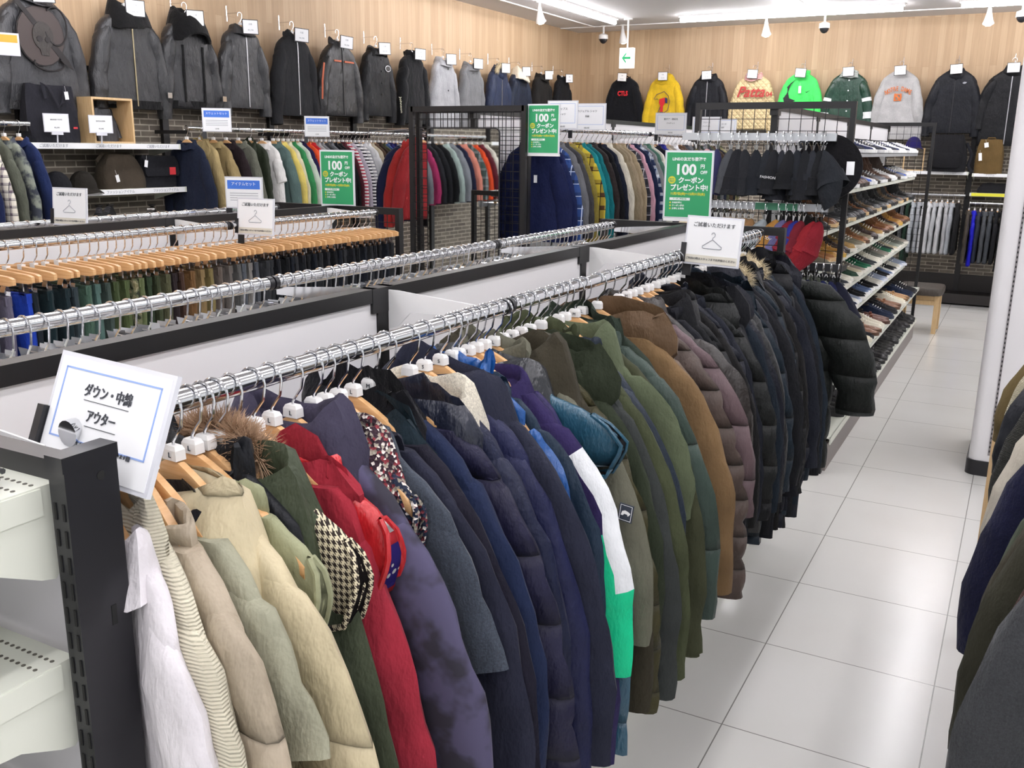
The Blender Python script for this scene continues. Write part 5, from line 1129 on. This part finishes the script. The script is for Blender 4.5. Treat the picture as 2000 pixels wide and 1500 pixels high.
blob(e, oval(-.01, -.36, .075, .09, 0, 360) , fabric('#39332f', 'leather'), 'skull', .008, yk - .004); blob(e, [(-.045, -.42), (.035, -.42), (.025, -.48), (-.03, -.48)], fabric('#39332f', 'leather'), 'skull_jaw', .007, yk - .004)
for x in (-.04, .02): blob(e, oval(x, -.38, .02, .018), SKD, 'eye_socket', .003, yk - .012)
b = B(); b.tube([(x, yk - .009, z) for x, z in oval(.09, -.29, .085, .12, 130, -160)], .006, 6); b.tube([(x, yk - .009, z) for x, z in oval(.02, -.53, .11, .045, 160, 400)], .006, 6); b.obj('swirl_stitching', SKD, e)
e, f, D = wall_garment(5.0, 'L', 1, 'shearling_jacket', 'black leather flight jacket with black shearling collar', 'jacket', LE, W=1.08, L=.78, sl=.84, top='big', tops=1.15, topmat=fabric('#151517', 'fleece'), zipc=plain('brass_zip', '#8f8468', .35, .8), hem=fabric('#131315', 'fleece'), cuff=True)
e, f, D = wall_garment(5.56, 'L', 2, 'shearling_jacket', 'black panelled shearling jacket with buckled cuffs', 'jacket', LE2, W=.98, L=.76, sl=.82, top='big', tops=1.3, topmat=fabric('#0f0f11', 'fleece'), hem=fabric('#101012', 'fleece'))
for s in (-1, 1): decal_strip(e, f, s * .1 - .008, s * .1 + .008, .3, .72, fabric('#101012', 'fleece'), 'panel_strip')
for s in (-1, 1): b = B(); b.box(s * .28 - .02, s * .28 + .02, -D - .03, -D - .02, -.70, -.66); b.obj('buckle', CHROME, e, False)
e, f, D = wall_garment(6.15, 'L', 3, 'leather_jacket', 'slim grey-black leather jacket with silver zip', 'jacket', fabric('#37383b', 'leather'), W=.86, L=.74, sl=.8, top='collar', zipc=ZIP)
e, f, D = wall_garment(6.78, 'L', 4, 'track_jacket', 'plain charcoal zip jacket between leather jackets', 'jacket', fabric('#303134', 'cloth'), W=.92, L=.78, sl=.86, top='stand', zipc=ZIP)
e, f, D = wall_garment(7.41, 'L', 5, 'rider_jacket', 'black rider jacket with orange chest and sleeve stripes', 'jacket', fabric('#2a2b2e', 'leather'), W=1.02, L=.76, sl=.82, top='stand', zipc=BLACKP)
ORG = plain('orange_leather', '#b5532a', .5); decal_strip(e, f, -.13, -.03, .26, .275, ORG); decal_strip(e, f, .02, .17, .26, .275, ORG)
b = B(); b.tube([(-.30, -D - .022, -.30), (-.325, -D - .018, -.45), (-.33, -D - .012, -.62)], .012, 6, ry=.004); b.obj('sleeve_stripe', ORG, e)
e, f, D = wall_garment(8.01, 'L', 6, 'coach_jacket', 'black button jacket with white oval chest logo', 'jacket', fabric('#232427', 'nylon'), W=.88, L=.74, sl=.8, top='collar', buttons=4)
blob(e, oval(.11, -.28, .045, .03), PAPER, 'oval_logo', .003, -D - .006); blob(e, oval(.11, -.28, .038, .024), BLACKP, 'oval_logo_centre', .003, -D - .008)
text('Johnson', .05, plain('cream_print', '#d8d4b8', .6), e, (.31, -D - .02, -.62), (PI / 2, 1.45, 0))
e, f, D = wall_garment(8.64, 'L', 7, 'fleece_jacket', 'plain black high-neck jacket next to the grey coats', 'jacket', fabric('#1c1d20', 'fleece'), W=.86, L=.8, sl=.82, top='stand')
e, f, D = wall_garment(9.25, 'L', 8, 'wool_coat', 'pale grey wool coat on the left wall', 'coat', fabric('#a9aaad', 'wool'), W=.9, L=.98, sl=.92, top='collar', buttons=3)
e, f, D = wall_garment(9.84, 'L', 9, 'wool_coat', 'mid grey wool coat beside the pale grey one', 'coat', fabric('#7d7e80', 'wool'), W=.9, L=.9, sl=.86, top='collar')
e, f, D = wall_garment(10.5, 'L', 10, 'parka', 'slate blue parka with sandy fur hood on the left wall', 'parka', fabric('#303a55', 'nylon'), W=.95, L=.8, sl=.8, top='hood', furc=FURL, tops=1.1, zipc=ZIP)
e, f, D = wall_garment(11.04, 'L', 11, 'parka', 'dark navy parka with cream fleece collar edge', 'parka', fabric('#242d40', 'nylon'), W=.9, L=.8, sl=.8, top='big', topmat=fabric('#ddd3bf', 'fleece'))
e, f, D = wall_garment(11.68, 'L', 12, 'field_jacket', 'black brown field jacket with chest pockets', 'jacket', fabric('#232120', 'cloth'), W=.88, L=.78, sl=.8, top='collar', pockets=True)
e, f, D = wall_garment(12.32, 'L', 13, 'fleece_jacket', 'black jacket nearest the back left corner', 'jacket', fabric('#1b1c20', 'cloth'), W=.86, L=.8, sl=.8, top='stand')
# back wall, from the left
RED = plain('red_print', '#d3222c', .6)
e, f, D = wall_garment(-5.23, 'B', 20, 'hooded_sweatshirt', 'black sweatshirt with small red chest lettering', 'sweatshirt', fabric('#191a20', 'fleece'), W=.92, L=.8, sl=.84, top='hood', tops=.7)
text('CTLS', .085, RED, e, (0, -D - .01, -.32), TP, bold=.004, xs=.8)
e, f, D = wall_garment(-4.63, 'B', 21, 'hooded_sweatshirt', 'bright yellow hooded sweatshirt with a red and navy emblem', 'sweatshirt', fabric('#e3bd2e', 'fleece'), W=.95, L=.86, sl=.9, top='hood', tops=1.0)
NV = plain('navy_print', '#2a2760', .6)
b = B(); b.tube([(x, -D - .01, z) for x, z in ((-.07, -.40), (-.13, -.40), (-.09, -.34), (.02, -.30), (.08, -.36), (.1, -.44), (.08, -.55), (.0, -.60), (-.06, -.58), (-.03, -.5))], .004, 5); b.obj('emblem_outline', NV, e)
blob(e, [(-.045, -.40), (.03, -.38), (.035, -.45), (.01, -.50), (.01, -.57), (-.03, -.57), (-.03, -.49), (-.05, -.45)], RED, 'emblem_shape', .003, -D - .01); blob(e, [(.035, -.38), (.07, -.39), (.07, -.46), (.04, -.45)], NV, 'emblem_block', .003, -D - .01)
blob(e, [(-.035, -.575), (.02, -.575), (.02, -.60), (-.035, -.60)], NV, 'emblem_base', .003, -D - .01)
e, f, D = wall_garment(-4.01, 'B', 22, 'bomber_jacket', 'plain black bomber jacket between yellow and cream ones', 'jacket', fabric('#1d1f26', 'nylon'), W=.96, L=.8, sl=.84, top='collar', zipc=ZIP)
e, f, D = wall_garment(-3.39, 'B', 23, 'quilted_jacket', 'cream quilted jacket with red script lettering', 'jacket', pattern('quilt', '#dcc79a'), W=1.0, L=.8, sl=.86, top='collar', topmat=pattern('stripe', '#a32a34', '#f0e8e0', .35), smats=[pattern('quilt', '#dcc79a')])
text('Patta', .19, plain('dark_red_print', '#a8322f', .6), e, (-.02, -D - .024, -.33), TP, shear=.35, bold=.004, xs=.95); text('04', .085, plain('dark_red_print', '#a8322f', .6), e, (.235, -D - .045, -.36), TP, bold=.003)
e, f, D = wall_garment(-2.77, 'B', 24, 'fleece_jacket', 'neon green fleece with a large black swoosh', 'jacket', fabric('#4fe06a', 'fleece'), W=.92, L=.72, sl=.78, top='stand')
BK = plain('black_print', '#15171a', .6); decal_strip(e, f, -.18, .2, .43, .52, BK, 'swoosh_band', .006)
blob(e, [(-.06, -.18), (-.12, -.24), (-.15, -.33), (-.13, -.41), (-.05, -.44), (-.19, -.52), (-.22, -.42), (-.19, -.3), (-.12, -.22)], BK, 'swoosh', .003, -D - .006)
blob(e, [(.07, -.33), (.085, -.345), (.14, -.31), (.085, -.335)], BK, 'small_swoosh', .002, -D - .007); price_tag(e, 0, -D - .02, -.26, .035, .09)
e, f, D = wall_garment(-2.18, 'B', 25, 'varsity_jacket', 'dark green satin varsity jacket with white sleeve bands', 'jacket', fabric('#1b4534', 'shiny'), W=1.0, L=.8, sl=.84, top='collar', topmat=pattern('stripe', '#e8ece8', '#17402f', .3), smats=[fabric('#1b4534', 'shiny'), fabric('#e9ecec', 'cloth')], bands=[(.30, .40, 1), (.56, .72, 1)], buttons=4, trim=PAPER)
e, f, D = wall_garment(-1.57, 'B', 26, 'sweatshirt', 'pale grey sweatshirt with orange college lettering', 'sweatshirt', fabric('#b3b2b2', 'fleece'), W=.98, L=.92, sl=.98, top='crew')
OR2 = plain('burnt_orange_print', '#c4682c', .6)
for k, ch in enumerate('NOTRE DAME'):
    a = (k - 4.5) * .062; text(ch, .075, OR2, e, (.46 * math.sin(a * 1.1), -D - .016, -.315 - .46 * (1 - math.cos(a * 1.6))), (PI / 2, a * .9, 0), bold=.002, xs=.62)
text('N', .12, OR2, e, (0, -D - .009, -.42), TP, bold=.004); text('D', .12, OR2, e, (0, -D - .0125, -.42), TP, bold=.001, xs=1.2)
e, f, D = wall_garment(-.94, 'B', 27, 'shell_jacket', 'black hooded zip jacket with small chest emblem', 'jacket', fabric('#1f2128', 'nylon'), W=1.02, L=.84, sl=.88, top='hood', tops=.7, zipc=BLACKP)
blob(e, [(.08, -.26), (.1, -.245), (.13, -.25), (.12, -.265), (.1, -.27)], INKL, 'chest_emblem', .002, -D - .008)
e, f, D = wall_garment(-.33, 'B', 28, 'parka', 'black long parka partly behind the white column', 'parka', fabric('#1c1d21', 'nylon'), W=1.1, L=.98, sl=.8, top='hood', zipc=ZIP, hem=fabric('#151619', 'nylon'))
# ---------------------------------------------------------------- back wall fittings and rails
for x in (-1.95, -.66, .55): 
    b = B(); b.box(x - .03, x + .03, WY - .035, WY, .1, 2.36); tag(b.obj('wall_upright', BARK, None, False), 'black slotted upright on the back brick wall, %s from the left' % nth([-1.95, -.66, .55].index(x) + 1), 'wall upright', 'black uprights on the back wall')
wallshelf('back wall shelf carrying the black backpack', 0, 0, 1.62, x1=-1.9, x2=-.66, txt='ファッション'); wallshelf('back wall shelf carrying the brown backpack', 0, 0, 1.605, x1=-.62, x2=.55, txt='アイテム')
wallshelf('back wall shelf with bright yellow price strip', 0, 0, 1.375, x1=-.62, x2=.55, yellow=True)
def backrail(x1, x2, z, label):
    e = empty('wall_rack', ((x1 + x2) / 2, WY - .42, z), label, 'clothes rail'); w = x2 - x1; b = B(); b.tube([(-w / 2, 0, 0), (w / 2, 0, 0)], .014, 10); b.obj('hanging_rail', STEEL, e)
    for xx in (-w / 2 + .01, w / 2 - .01): b = B(); b.box(xx - .003, xx + .003, 0, .4, -.05, -.012); b.obj('bracket', BARK, e, False)
backrail(-2.3, -.66, 1.345, 'back wall rail with grey sweatshirts'); backrail(-.6, .5, 1.26, 'back wall rail with blue and dark jackets')
o = bag((-.92, WY - .3, 1.622), 0, .46, .26, .44, fabric('#1d1d21', 'cloth'), 'large black backpack on the back wall shelf', name='backpack', straps='top', pocket=True, top=.72, seed=11)
b = B(); b.tube([(.2, -.02, .34), (.27, -.04, .2), (.24, -.06, .08), (.29, -.08, -.0)], .018, 6, ry=.006); b.obj('shoulder_strap', BKC, o)
o = bag((-.46, WY - .28, 1.607), 0, .32, .2, .4, fabric('#6c5632', 'cloth'), 'brown backpack with white tags on the back wall shelf', name='backpack', straps='top', pocket=False, top=.8, seed=12); price_tag(o, -.05, -.1, .36, .045, .055); price_tag(o, -.1, -.12, .24, .035, .09)
e = empty('picture_frame', (-1.3, WY - .28, 1.622), 'thin wooden frame standing left of the black backpack', 'frame')
for nm, a in (('frame_side', (-.12, -.105, -.01, .01, 0, .28)), ('frame_side', (.105, .12, -.01, .01, 0, .28)), ('frame_side', (-.105, .105, -.01, .01, .265, .28)), ('frame_side', (-.105, .105, -.01, .01, 0, .015))): b = B(); b.box(*a); b.obj(nm, PALEW, e, False)
cap_hat((-1.32, WY - .3, 1.905), .5, fabric('#2c2466', 'cloth'), 'purple cap on the frame by the black backpack')
bag((-.35, WY - .28, 1.377), 0, .42, .16, .12, fabric('#1e1e22', 'cloth'), 'flat black bag on the yellow edged shelf', name='pouch', straps='none', seed=13, top=.7)
xs_ = [-1.52 + .05 * k for k in range(18)]
fill([('dark red jacket', '#4a1f22'), ('black jacket', '#1b1c20'), ('black shirt', '#1e1f22'), ('white trimmed jacket', '#55575a'), ('dark green jacket', '#1f3a2c', 'cloth', K(L=.85, sl=.8)), ('pale grey sweatshirt', '#a3a8ad'), ('grey sweatshirt', '#9a9da2', 'fleece'), ('light grey sweatshirt', '#b9bbbe', 'fleece'), ('white grey sweatshirt', '#c9cacc', 'fleece'), ('silver grey sweatshirt', '#b4b6b9', 'fleece'), ('pearl grey sweatshirt', '#bfc0c3', 'fleece'), ('ash grey sweatshirt', '#a7a8ab', 'fleece'), ('cool grey sweatshirt', '#a1a5ab', 'fleece'), ('black sweatshirt', '#1d1d20')],
     [-1.53 + .062 * k for k in range(14)], 'from the left on the back wall sweatshirt rail', 'garments on the back wall sweatshirt rail', z=1.345, x=WY - .42, back=True)
fill([('brown puffer jacket', '#4b443c', 'nylon', K(q=.11, L=.72, sl=.7, W=.95)), ('ultramarine puffer jacket', '#2020c8', 'nylon', K(L=.74, sl=.72)), ('slate navy puffer jacket', '#2e3345', 'nylon', K(q=.12)), ('grey and black jacket', '#54575c'), ('slate jacket', '#4b4f55'), ('black jacket', '#1f2024'), ('black coat', '#1a1b1e', 'cloth', K(L=.78)), ('cream edged black jacket', '#24252a'), ('navy jacket', '#272c38'), ('charcoal jacket', '#2b2d33')],
     [-.60 + .062 * k for k in range(10)], 'from the left on the rail beside the column', 'garments on the rail beside the column', z=1.26, x=WY - .42, back=True)
# ---------------------------------------------------------------- bench
e = empty('bench', (-.86, 10.8, 0), 'short wooden bench with dark cushion beyond the shoe rack', 'bench')
b = B(); rs = [[(x * k, y * k, z) for x, y in [(.22 * math.copysign(abs(math.cos(a)) ** .35, math.cos(a)), .26 * math.copysign(abs(math.sin(a)) ** .35, math.sin(a))) for a in [2 * PI * j / 24 for j in range(24)]]] for z, k in ((.405, .97), (.42, 1), (.465, 1), (.48, .96))]
b.rings(rs); b.obj('cushion', fabric('#4d443c', 'leather'), e)
for x in (-.17, .17):
    for yy_ in (-.17, .17): b = B(); b.box(x - .022, x + .022, yy_ - .022, yy_ + .022, 0, .405); b.obj('leg', PALEW, e, False)
b = B(); b.box(-.148, .148, -.185, -.155, .3, .345); b.box(-.148, .148, .155, .185, .3, .345); b.obj('stretcher', PALEW, e, False)
# ---------------------------------------------------------------- hats on the near end of the shoe rack
def hatrail(z, x1, x2, label, y=5.3, green=False, dark=False):
    e = empty('hat_rail', (FX, y, z), label, 'hat rail')
    m = STEEL if not dark else plain('dark_steel_bar', '#3a3b3e', .4, .5)
    b = B(); b.box(x1 - FX, x2 - FX, -.012, .012, -.025, .015); b.obj('bar', m, e, False)
    if green: b = B(); b.box(-.01, .22, -.0135, -.012, -.024, .014); b.obj('green_strip', plain('mint_strip', '#4f9a78', .5), e, False)
    for x in (x1 + .03 - FX, x2 - .01 - FX): b = B(); b.box(x - .004, x + .004, .012, .2, -.03, .0); b.obj('bracket', BLACKM, e, False)
hatrail(1.925, -1.76, -.92, 'upper steel hat rail with bucket hats'); hatrail(1.555, -1.74, -.93, 'middle steel hat rail with caps', green=True); hatrail(1.24, -1.25, -.83, 'lower dark hat rail with navy hats', dark=True)
def hatclip():
    b = B(); b.tube([(0, .014, -.03), (0, .02, .0), (0, .01, .022), (0, -.012, .022), (0, -.02, .0), (0, -.014, -.05)], .0022, 5)
    for s in (-1, 1): b.add([(s * .001, -.02, -.045), (s * .014, -.02, -.05), (s * .004, -.012, -.085), (s * .001, -.012, -.085)], [(0, 1, 2, 3), (3, 2, 1, 0)]); b.tube([(s * .012, -.02, -.05), (s * .018, -.025, -.035)], .003, 5)
    return b.mesh('hat_clip', [CHROME])
HCM = hatclip()
def bucket(loc, rz, mat, label, group, kind='bucket_hat', tilt=0, brim=None, rim=.115, h=.2, name=None, patch=None):
    tag(linkmesh('hat_clip', HCM, None, loc, (0, 0, 0)), 'chrome clip holding the %s' % label, 'clip', 'chrome hat clips')
    e = empty(kind, (loc[0], loc[1] - .012, loc[2] - .075), label, 'hat', rz, group); e.rotation_euler = (0, tilt, rz)
    b = B(); rs = []; N = 16
    for u, kx, ky in ((0, .12, .05), (.08, .3, .1), (.25, .55, .3), (.5, .74, .55), (.72, .84, .72), (.75, .85, .74), (1, 1, .95)):
        rs.append([(rim * kx * .62 * math.cos(a), rim * ky * math.sin(a) * .9 - .0, -h * u + nz((math.cos(a), math.sin(a), u), 2, rz * 9) * .008) for a in [2 * PI * j / N for j in range(N)]])
    rs.append([(x * .93, y * .93, z + .002) for x, y, z in rs[-1]]); rs.append([(x * .8, y * .8, -h * .6) for x, y, z in rs[-2]]); b.rings(rs); b.obj('crown', mat, e)
    if brim:
        b = B(); rs = []
        for i in range(6):
            u = i / 5; r = []
            for j in range(9):
                t = PI * (1.05 + .9 * j / 8); r.append((rim * .62 * math.cos(t) * (1 - .45 * u * u) - .02 * u, rim * .8 * math.sin(t) * (1 - .3 * u) - .02 * u, -h * .98 - .095 * u - .03 * abs(math.sin(t)) * u))
            rs.append(r + [(x, y + .003, z + .002) for x, y, z in r[::-1]])
        b.rings(rs); b.obj('brim', mat, e)
    if patch: text(patch, .02, PAPER, e, (.0, -rim * .62 - .01, -h * .62), (PI / 2 + .3, 0, 0))
    return e
GH = 'hats clipped to the upper hat rail'
hh = [(-1.66, ('camo', '#4d4630', '#8a7c52', 2, '#2f2c20'), 'camouflage bucket hat at the left of the upper rail', .1), (-1.6, '#c49a9a', 'dusty pink bucket hat behind the navy one', .13), (-1.545, '#35355c', 'slate navy bucket hat with white logo', .12), (-1.47, '#4a4d52', 'grey bucket hat in front of the large black one', .12), (-1.43, '#1c1e24', 'large black bucket hat with hanging tag', .15), (-1.39, '#26282d', 'charcoal bucket hat, right of the tagged one', .13), (-1.33, '#1d2128', 'ink black bucket hat at the rail middle', .12)]
for i, (x, c, lb, rm) in enumerate(hh): bucket((x, 5.27, 1.925), .5 - .1 * i, getmat(c, 'cloth'), lb, None, rim=rm, h=.24, tilt=.25 - .05 * i)
for i in range(8):
    bucket((-1.27 + .04 * i, 5.27, 1.925), -.2 + .3 * math.sin(i * 2), fabric(['#22262d', '#1b1d22', '#2b2e35', '#17191d'][i % 4], 'cloth'), 'dark hat, %s from the right on the upper hat rail' % nth(9 - i), None, rim=.1 + .02 * (i % 2), h=.2 + .03 * (i % 3), tilt=.1 * math.sin(i), patch='FASHION' if i == 1 else None)
bucket((-.975, 5.27, 1.925), -.5, fabric('#22262c', 'cloth'), 'charcoal cap with orange label at the right of the upper rail', None, 'baseball_cap', tilt=-.45, brim=True, rim=.12)
e = empty('wide_brim_hat', (-.955, 5.335, 1.765), 'large round black wide-brimmed felt hat at the rail end', 'hat', 0); e.rotation_euler = (PI / 2 - .15, 0, .25)
b = B(); b.rings([[(r * math.cos(a), r * math.sin(a), z) for a in [2 * PI * j / 36 for j in range(36)]] for r, z in ((.172, 0), (.174, .004), (.172, .008), (.1, .006))]); b.obj('brim', fabric('#17161a', 'fleece'), e)
b = B(); b.rings([[(r * math.cos(a), r * 1.1 * math.sin(a), z) for a in [2 * PI * j / 24 for j in range(24)]] for r, z in ((.098, -.004), (.09, -.06), (.082, -.1), (.04, -.108))]); b.obj('crown', fabric('#17161a', 'fleece'), e)
b = B(); b.box(.09, .13, -.04, .03, .009, .011); b.obj('price_tag', PAPER, e, False)
c2 = ['#c9bb9c', '#cfc0a2', '#d2c09a', '#c7ae95', '#a99c88', '#b3aa92', '#a8a184', '#a68f70', '#bfb088', '#a08662', '#9b7a55', '#94704c']
for i, c in enumerate(c2): bucket((-1.7 + .034 * i, 5.27, 1.555), .1 * math.sin(i * 2), fabric(c, 'cloth'), '%s cap, %s from the left on the middle hat rail' % ('tan' if i > 8 else 'beige', nth(i + 1)), None, 'baseball_cap', rim=.09, h=.13, brim=True, tilt=.2)
for x, c, lb, pt in ((-1.255, '#8f979b', 'light grey cap with white tag on the middle hat rail', None), (-1.185, '#a3763a', 'mustard brown cap with white lettering', 'COVER'), (-1.145, '#62608a', 'greyish purple cap behind the mustard one', None), (-1.105, '#7d1f30', 'wine red cap beside the purple one', None), (-1.075, '#2b3590', 'blue cap almost hidden among red ones', None), (-1.05, '#7a1f2d', 'maroon cap, second of the red caps', None), (-.985, '#93202a', 'red cap with long tag, rightmost on the middle rail', None), (-.955, '#8a1e2b', 'dark red cap at the very end of the middle rail', None)):
    bucket((x, 5.27, 1.555), .25, fabric(c, 'cloth'), lb, None, 'baseball_cap', rim=.115, h=.17, brim=True, patch=pt, tilt=.38)
for i in range(6): bucket((-1.04 + .04 * i, 5.27, 1.24), -.2, fabric(['#20285c', '#1c2148', '#16192e'][i % 3], 'cloth'), 'navy hat, %s from the left on the lower hat rail' % nth(i + 1), None, rim=.1, h=.22, tilt=-.4)
# ---------------------------------------------------------------- shoes
pal = {'top': [('sneaker', '#eceaea', '#f0f0ee'), ('sneaker', '#e8e6e6', '#e8e8e6'), ('sneaker', '#c8303a', '#f0f0ee'), ('sneaker', '#e9e9ec', '#f0f0ee'), ('sneaker', '#d8cfa8', '#b99a6a'), ('sneaker', '#b8333a', '#f0f0ee'), ('sneaker', '#27305c', '#f0f0ee'), ('sneaker', '#e6e5e0', '#f0f0ee'), ('sneaker', '#d9d6e4', '#7a56b0'), ('sneaker', '#3b3d44', '#d8d8d8')],
 'second': [('sneaker', '#f0eeee', '#f0f0ee'), ('sneaker', '#4a68c0', '#f0f0ee'), ('sneaker', '#77787c', '#e8e8e6'), ('sneaker', '#e0dedc', '#e8e8e6'), ('boot', '#5a3a26', '#3a2a20'), ('boot', '#4d3a2c', '#2b211b'), ('sneaker', '#9b9894', '#e8e8e6'), ('boot', '#6a4630', '#2b211b')],
 'third': [('boot', '#232327', '#18181a'), ('boot', '#7a4a24', '#c9a97a'), ('boot', '#3a3b40', '#cbb48c'), ('loafer', '#45464a', '#c9a97a'), ('boot', '#1f1f22', '#18181a'), ('boot', '#6a5236', '#2b211b'), ('loafer', '#4b4c50', '#2b211b'), ('boot', '#2c2c30', '#1c1c1e')],
 'fourth': [('boot', '#8d5a30', '#5a3a22'), ('sneaker', '#9b6a42', '#caa77a'), ('boot', '#3a2420', '#221a18'), ('loafer', '#75402c', '#3a2a20'), ('sneaker', '#7d7766', '#d8d4c8'), ('sneaker', '#8a816c', '#d8d4c8'), ('boot', '#b08034', '#c9a34a'), ('sneaker', '#a38352', '#e0dcd0')],
 'fifth': [('sneaker', '#8e867c', '#e0dcd0'), ('sneaker', '#b3a890', '#e6e2d6'), ('sneaker', '#3b3f44', '#e0dcd0'), ('sneaker', '#6d6f66', '#ddd9cc'), ('sneaker', '#2c4a38', '#d8d4c8'), ('sneaker', '#23684a', '#e2dfd6'), ('sneaker', '#8d9488', '#e8e6dc'), ('sneaker', '#d5d1c2', '#ece9e0')],
 'sixth': [('sneaker', '#8d96a8', '#dfe2ea'), ('sneaker', '#d9d6d0', '#f0efec'), ('sneaker', '#5d6f92', '#e8e8ea'), ('sneaker', '#b9b5ab', '#f0efec'), ('sneaker', '#24304e', '#e8e6e0'), ('sneaker', '#1d1e22', '#e8e6e0'), ('sneaker', '#2b2c30', '#dcdad4'), ('sneaker', '#17181b', '#efefec')],
 'seventh': [('sneaker', '#26262a', '#1b1b1d'), ('sneaker', '#e0d8c0', '#e8e2d0'), ('sneaker', '#ddd6c4', '#ece6d8'), ('sneaker', '#1f2a44', '#202a40'), ('sneaker', '#efefef', '#f2f2f2'), ('loafer', '#8a5a3a', '#5a3a26'), ('loafer', '#b58a5c', '#7a5a3a'), ('loafer', '#6d3a26', '#4a2a1c')],
 'base': [('boot', '#1f1f22', '#161618'), ('loafer', '#202024', '#161618'), ('boot', '#29262a', '#161618'), ('loafer', '#1a1a1c', '#161618')]}
cn = lambda h: (lambda r, g, b_: 'white' if min(r, g, b_) > 205 else 'black' if max(r, g, b_) < 52 else 'grey' if max(r, g, b_) - min(r, g, b_) < 22 else 'red' if r > 150 and g < 80 else 'blue' if b_ > r + 12 and b_ > g else 'green' if g > r + 12 else 'brown' if r < 150 else 'tan')(*[int(h[i:i + 2], 16) for i in (1, 3, 5)])
start = {'top': 6.0, 'second': 6.0, 'third': 5.75, 'fourth': 5.75, 'fifth': 5.75, 'sixth': 5.8, 'seventh': 6.2, 'base': 6.0}
for z, xf, nm in TIERS + [(.207, -.842, 'base')]:
    pl = pal[nm]; y = 10.16 if nm != 'seventh' else 9.9; k = 0; pitch = .128 if nm != 'base' else .12
    while y > start[nm]:
        kd, c, so = pl[(k // 2 * 3 + (k // 7)) % len(pl)]
        yy_ = y; off = random.uniform(-.015, .015) - (0 if xf < -.9 else .01)
        lb = '%s %s, %s from the far end of the %s shelf' % (cn(c), kd, nth(k + 1), nm if nm != 'base' else 'bottom')
        shoe(kd, (xf - .155 + off, yy_, z), random.uniform(-.12, .12), c, so, lb, 'shoes on the shoe rack', lace=('#e6e4de' if kd == 'sneaker' and random.random() < .5 else c), k='leather' if kd != 'sneaker' else 'cloth')
        y -= pitch * (1.0 if k % 2 == 0 else 1.12); k += 1
for i, yy_ in enumerate((10.22, 8.5, 7.2)):
    pass

# turn every piece of lettering into a plain mesh
bpy.context.view_layer.update(); dg = bpy.context.evaluated_depsgraph_get()
for o in [o for o in bpy.data.objects if o.type == 'FONT']:
    me = bpy.data.meshes.new_from_object(o.evaluated_get(dg)); m = bpy.data.objects.new(o.name, me); S.collection.objects.link(m)
    nm = o.name; m.parent = o.parent; m.matrix_basis = o.matrix_basis.copy(); bpy.data.objects.remove(o); m.name = nm
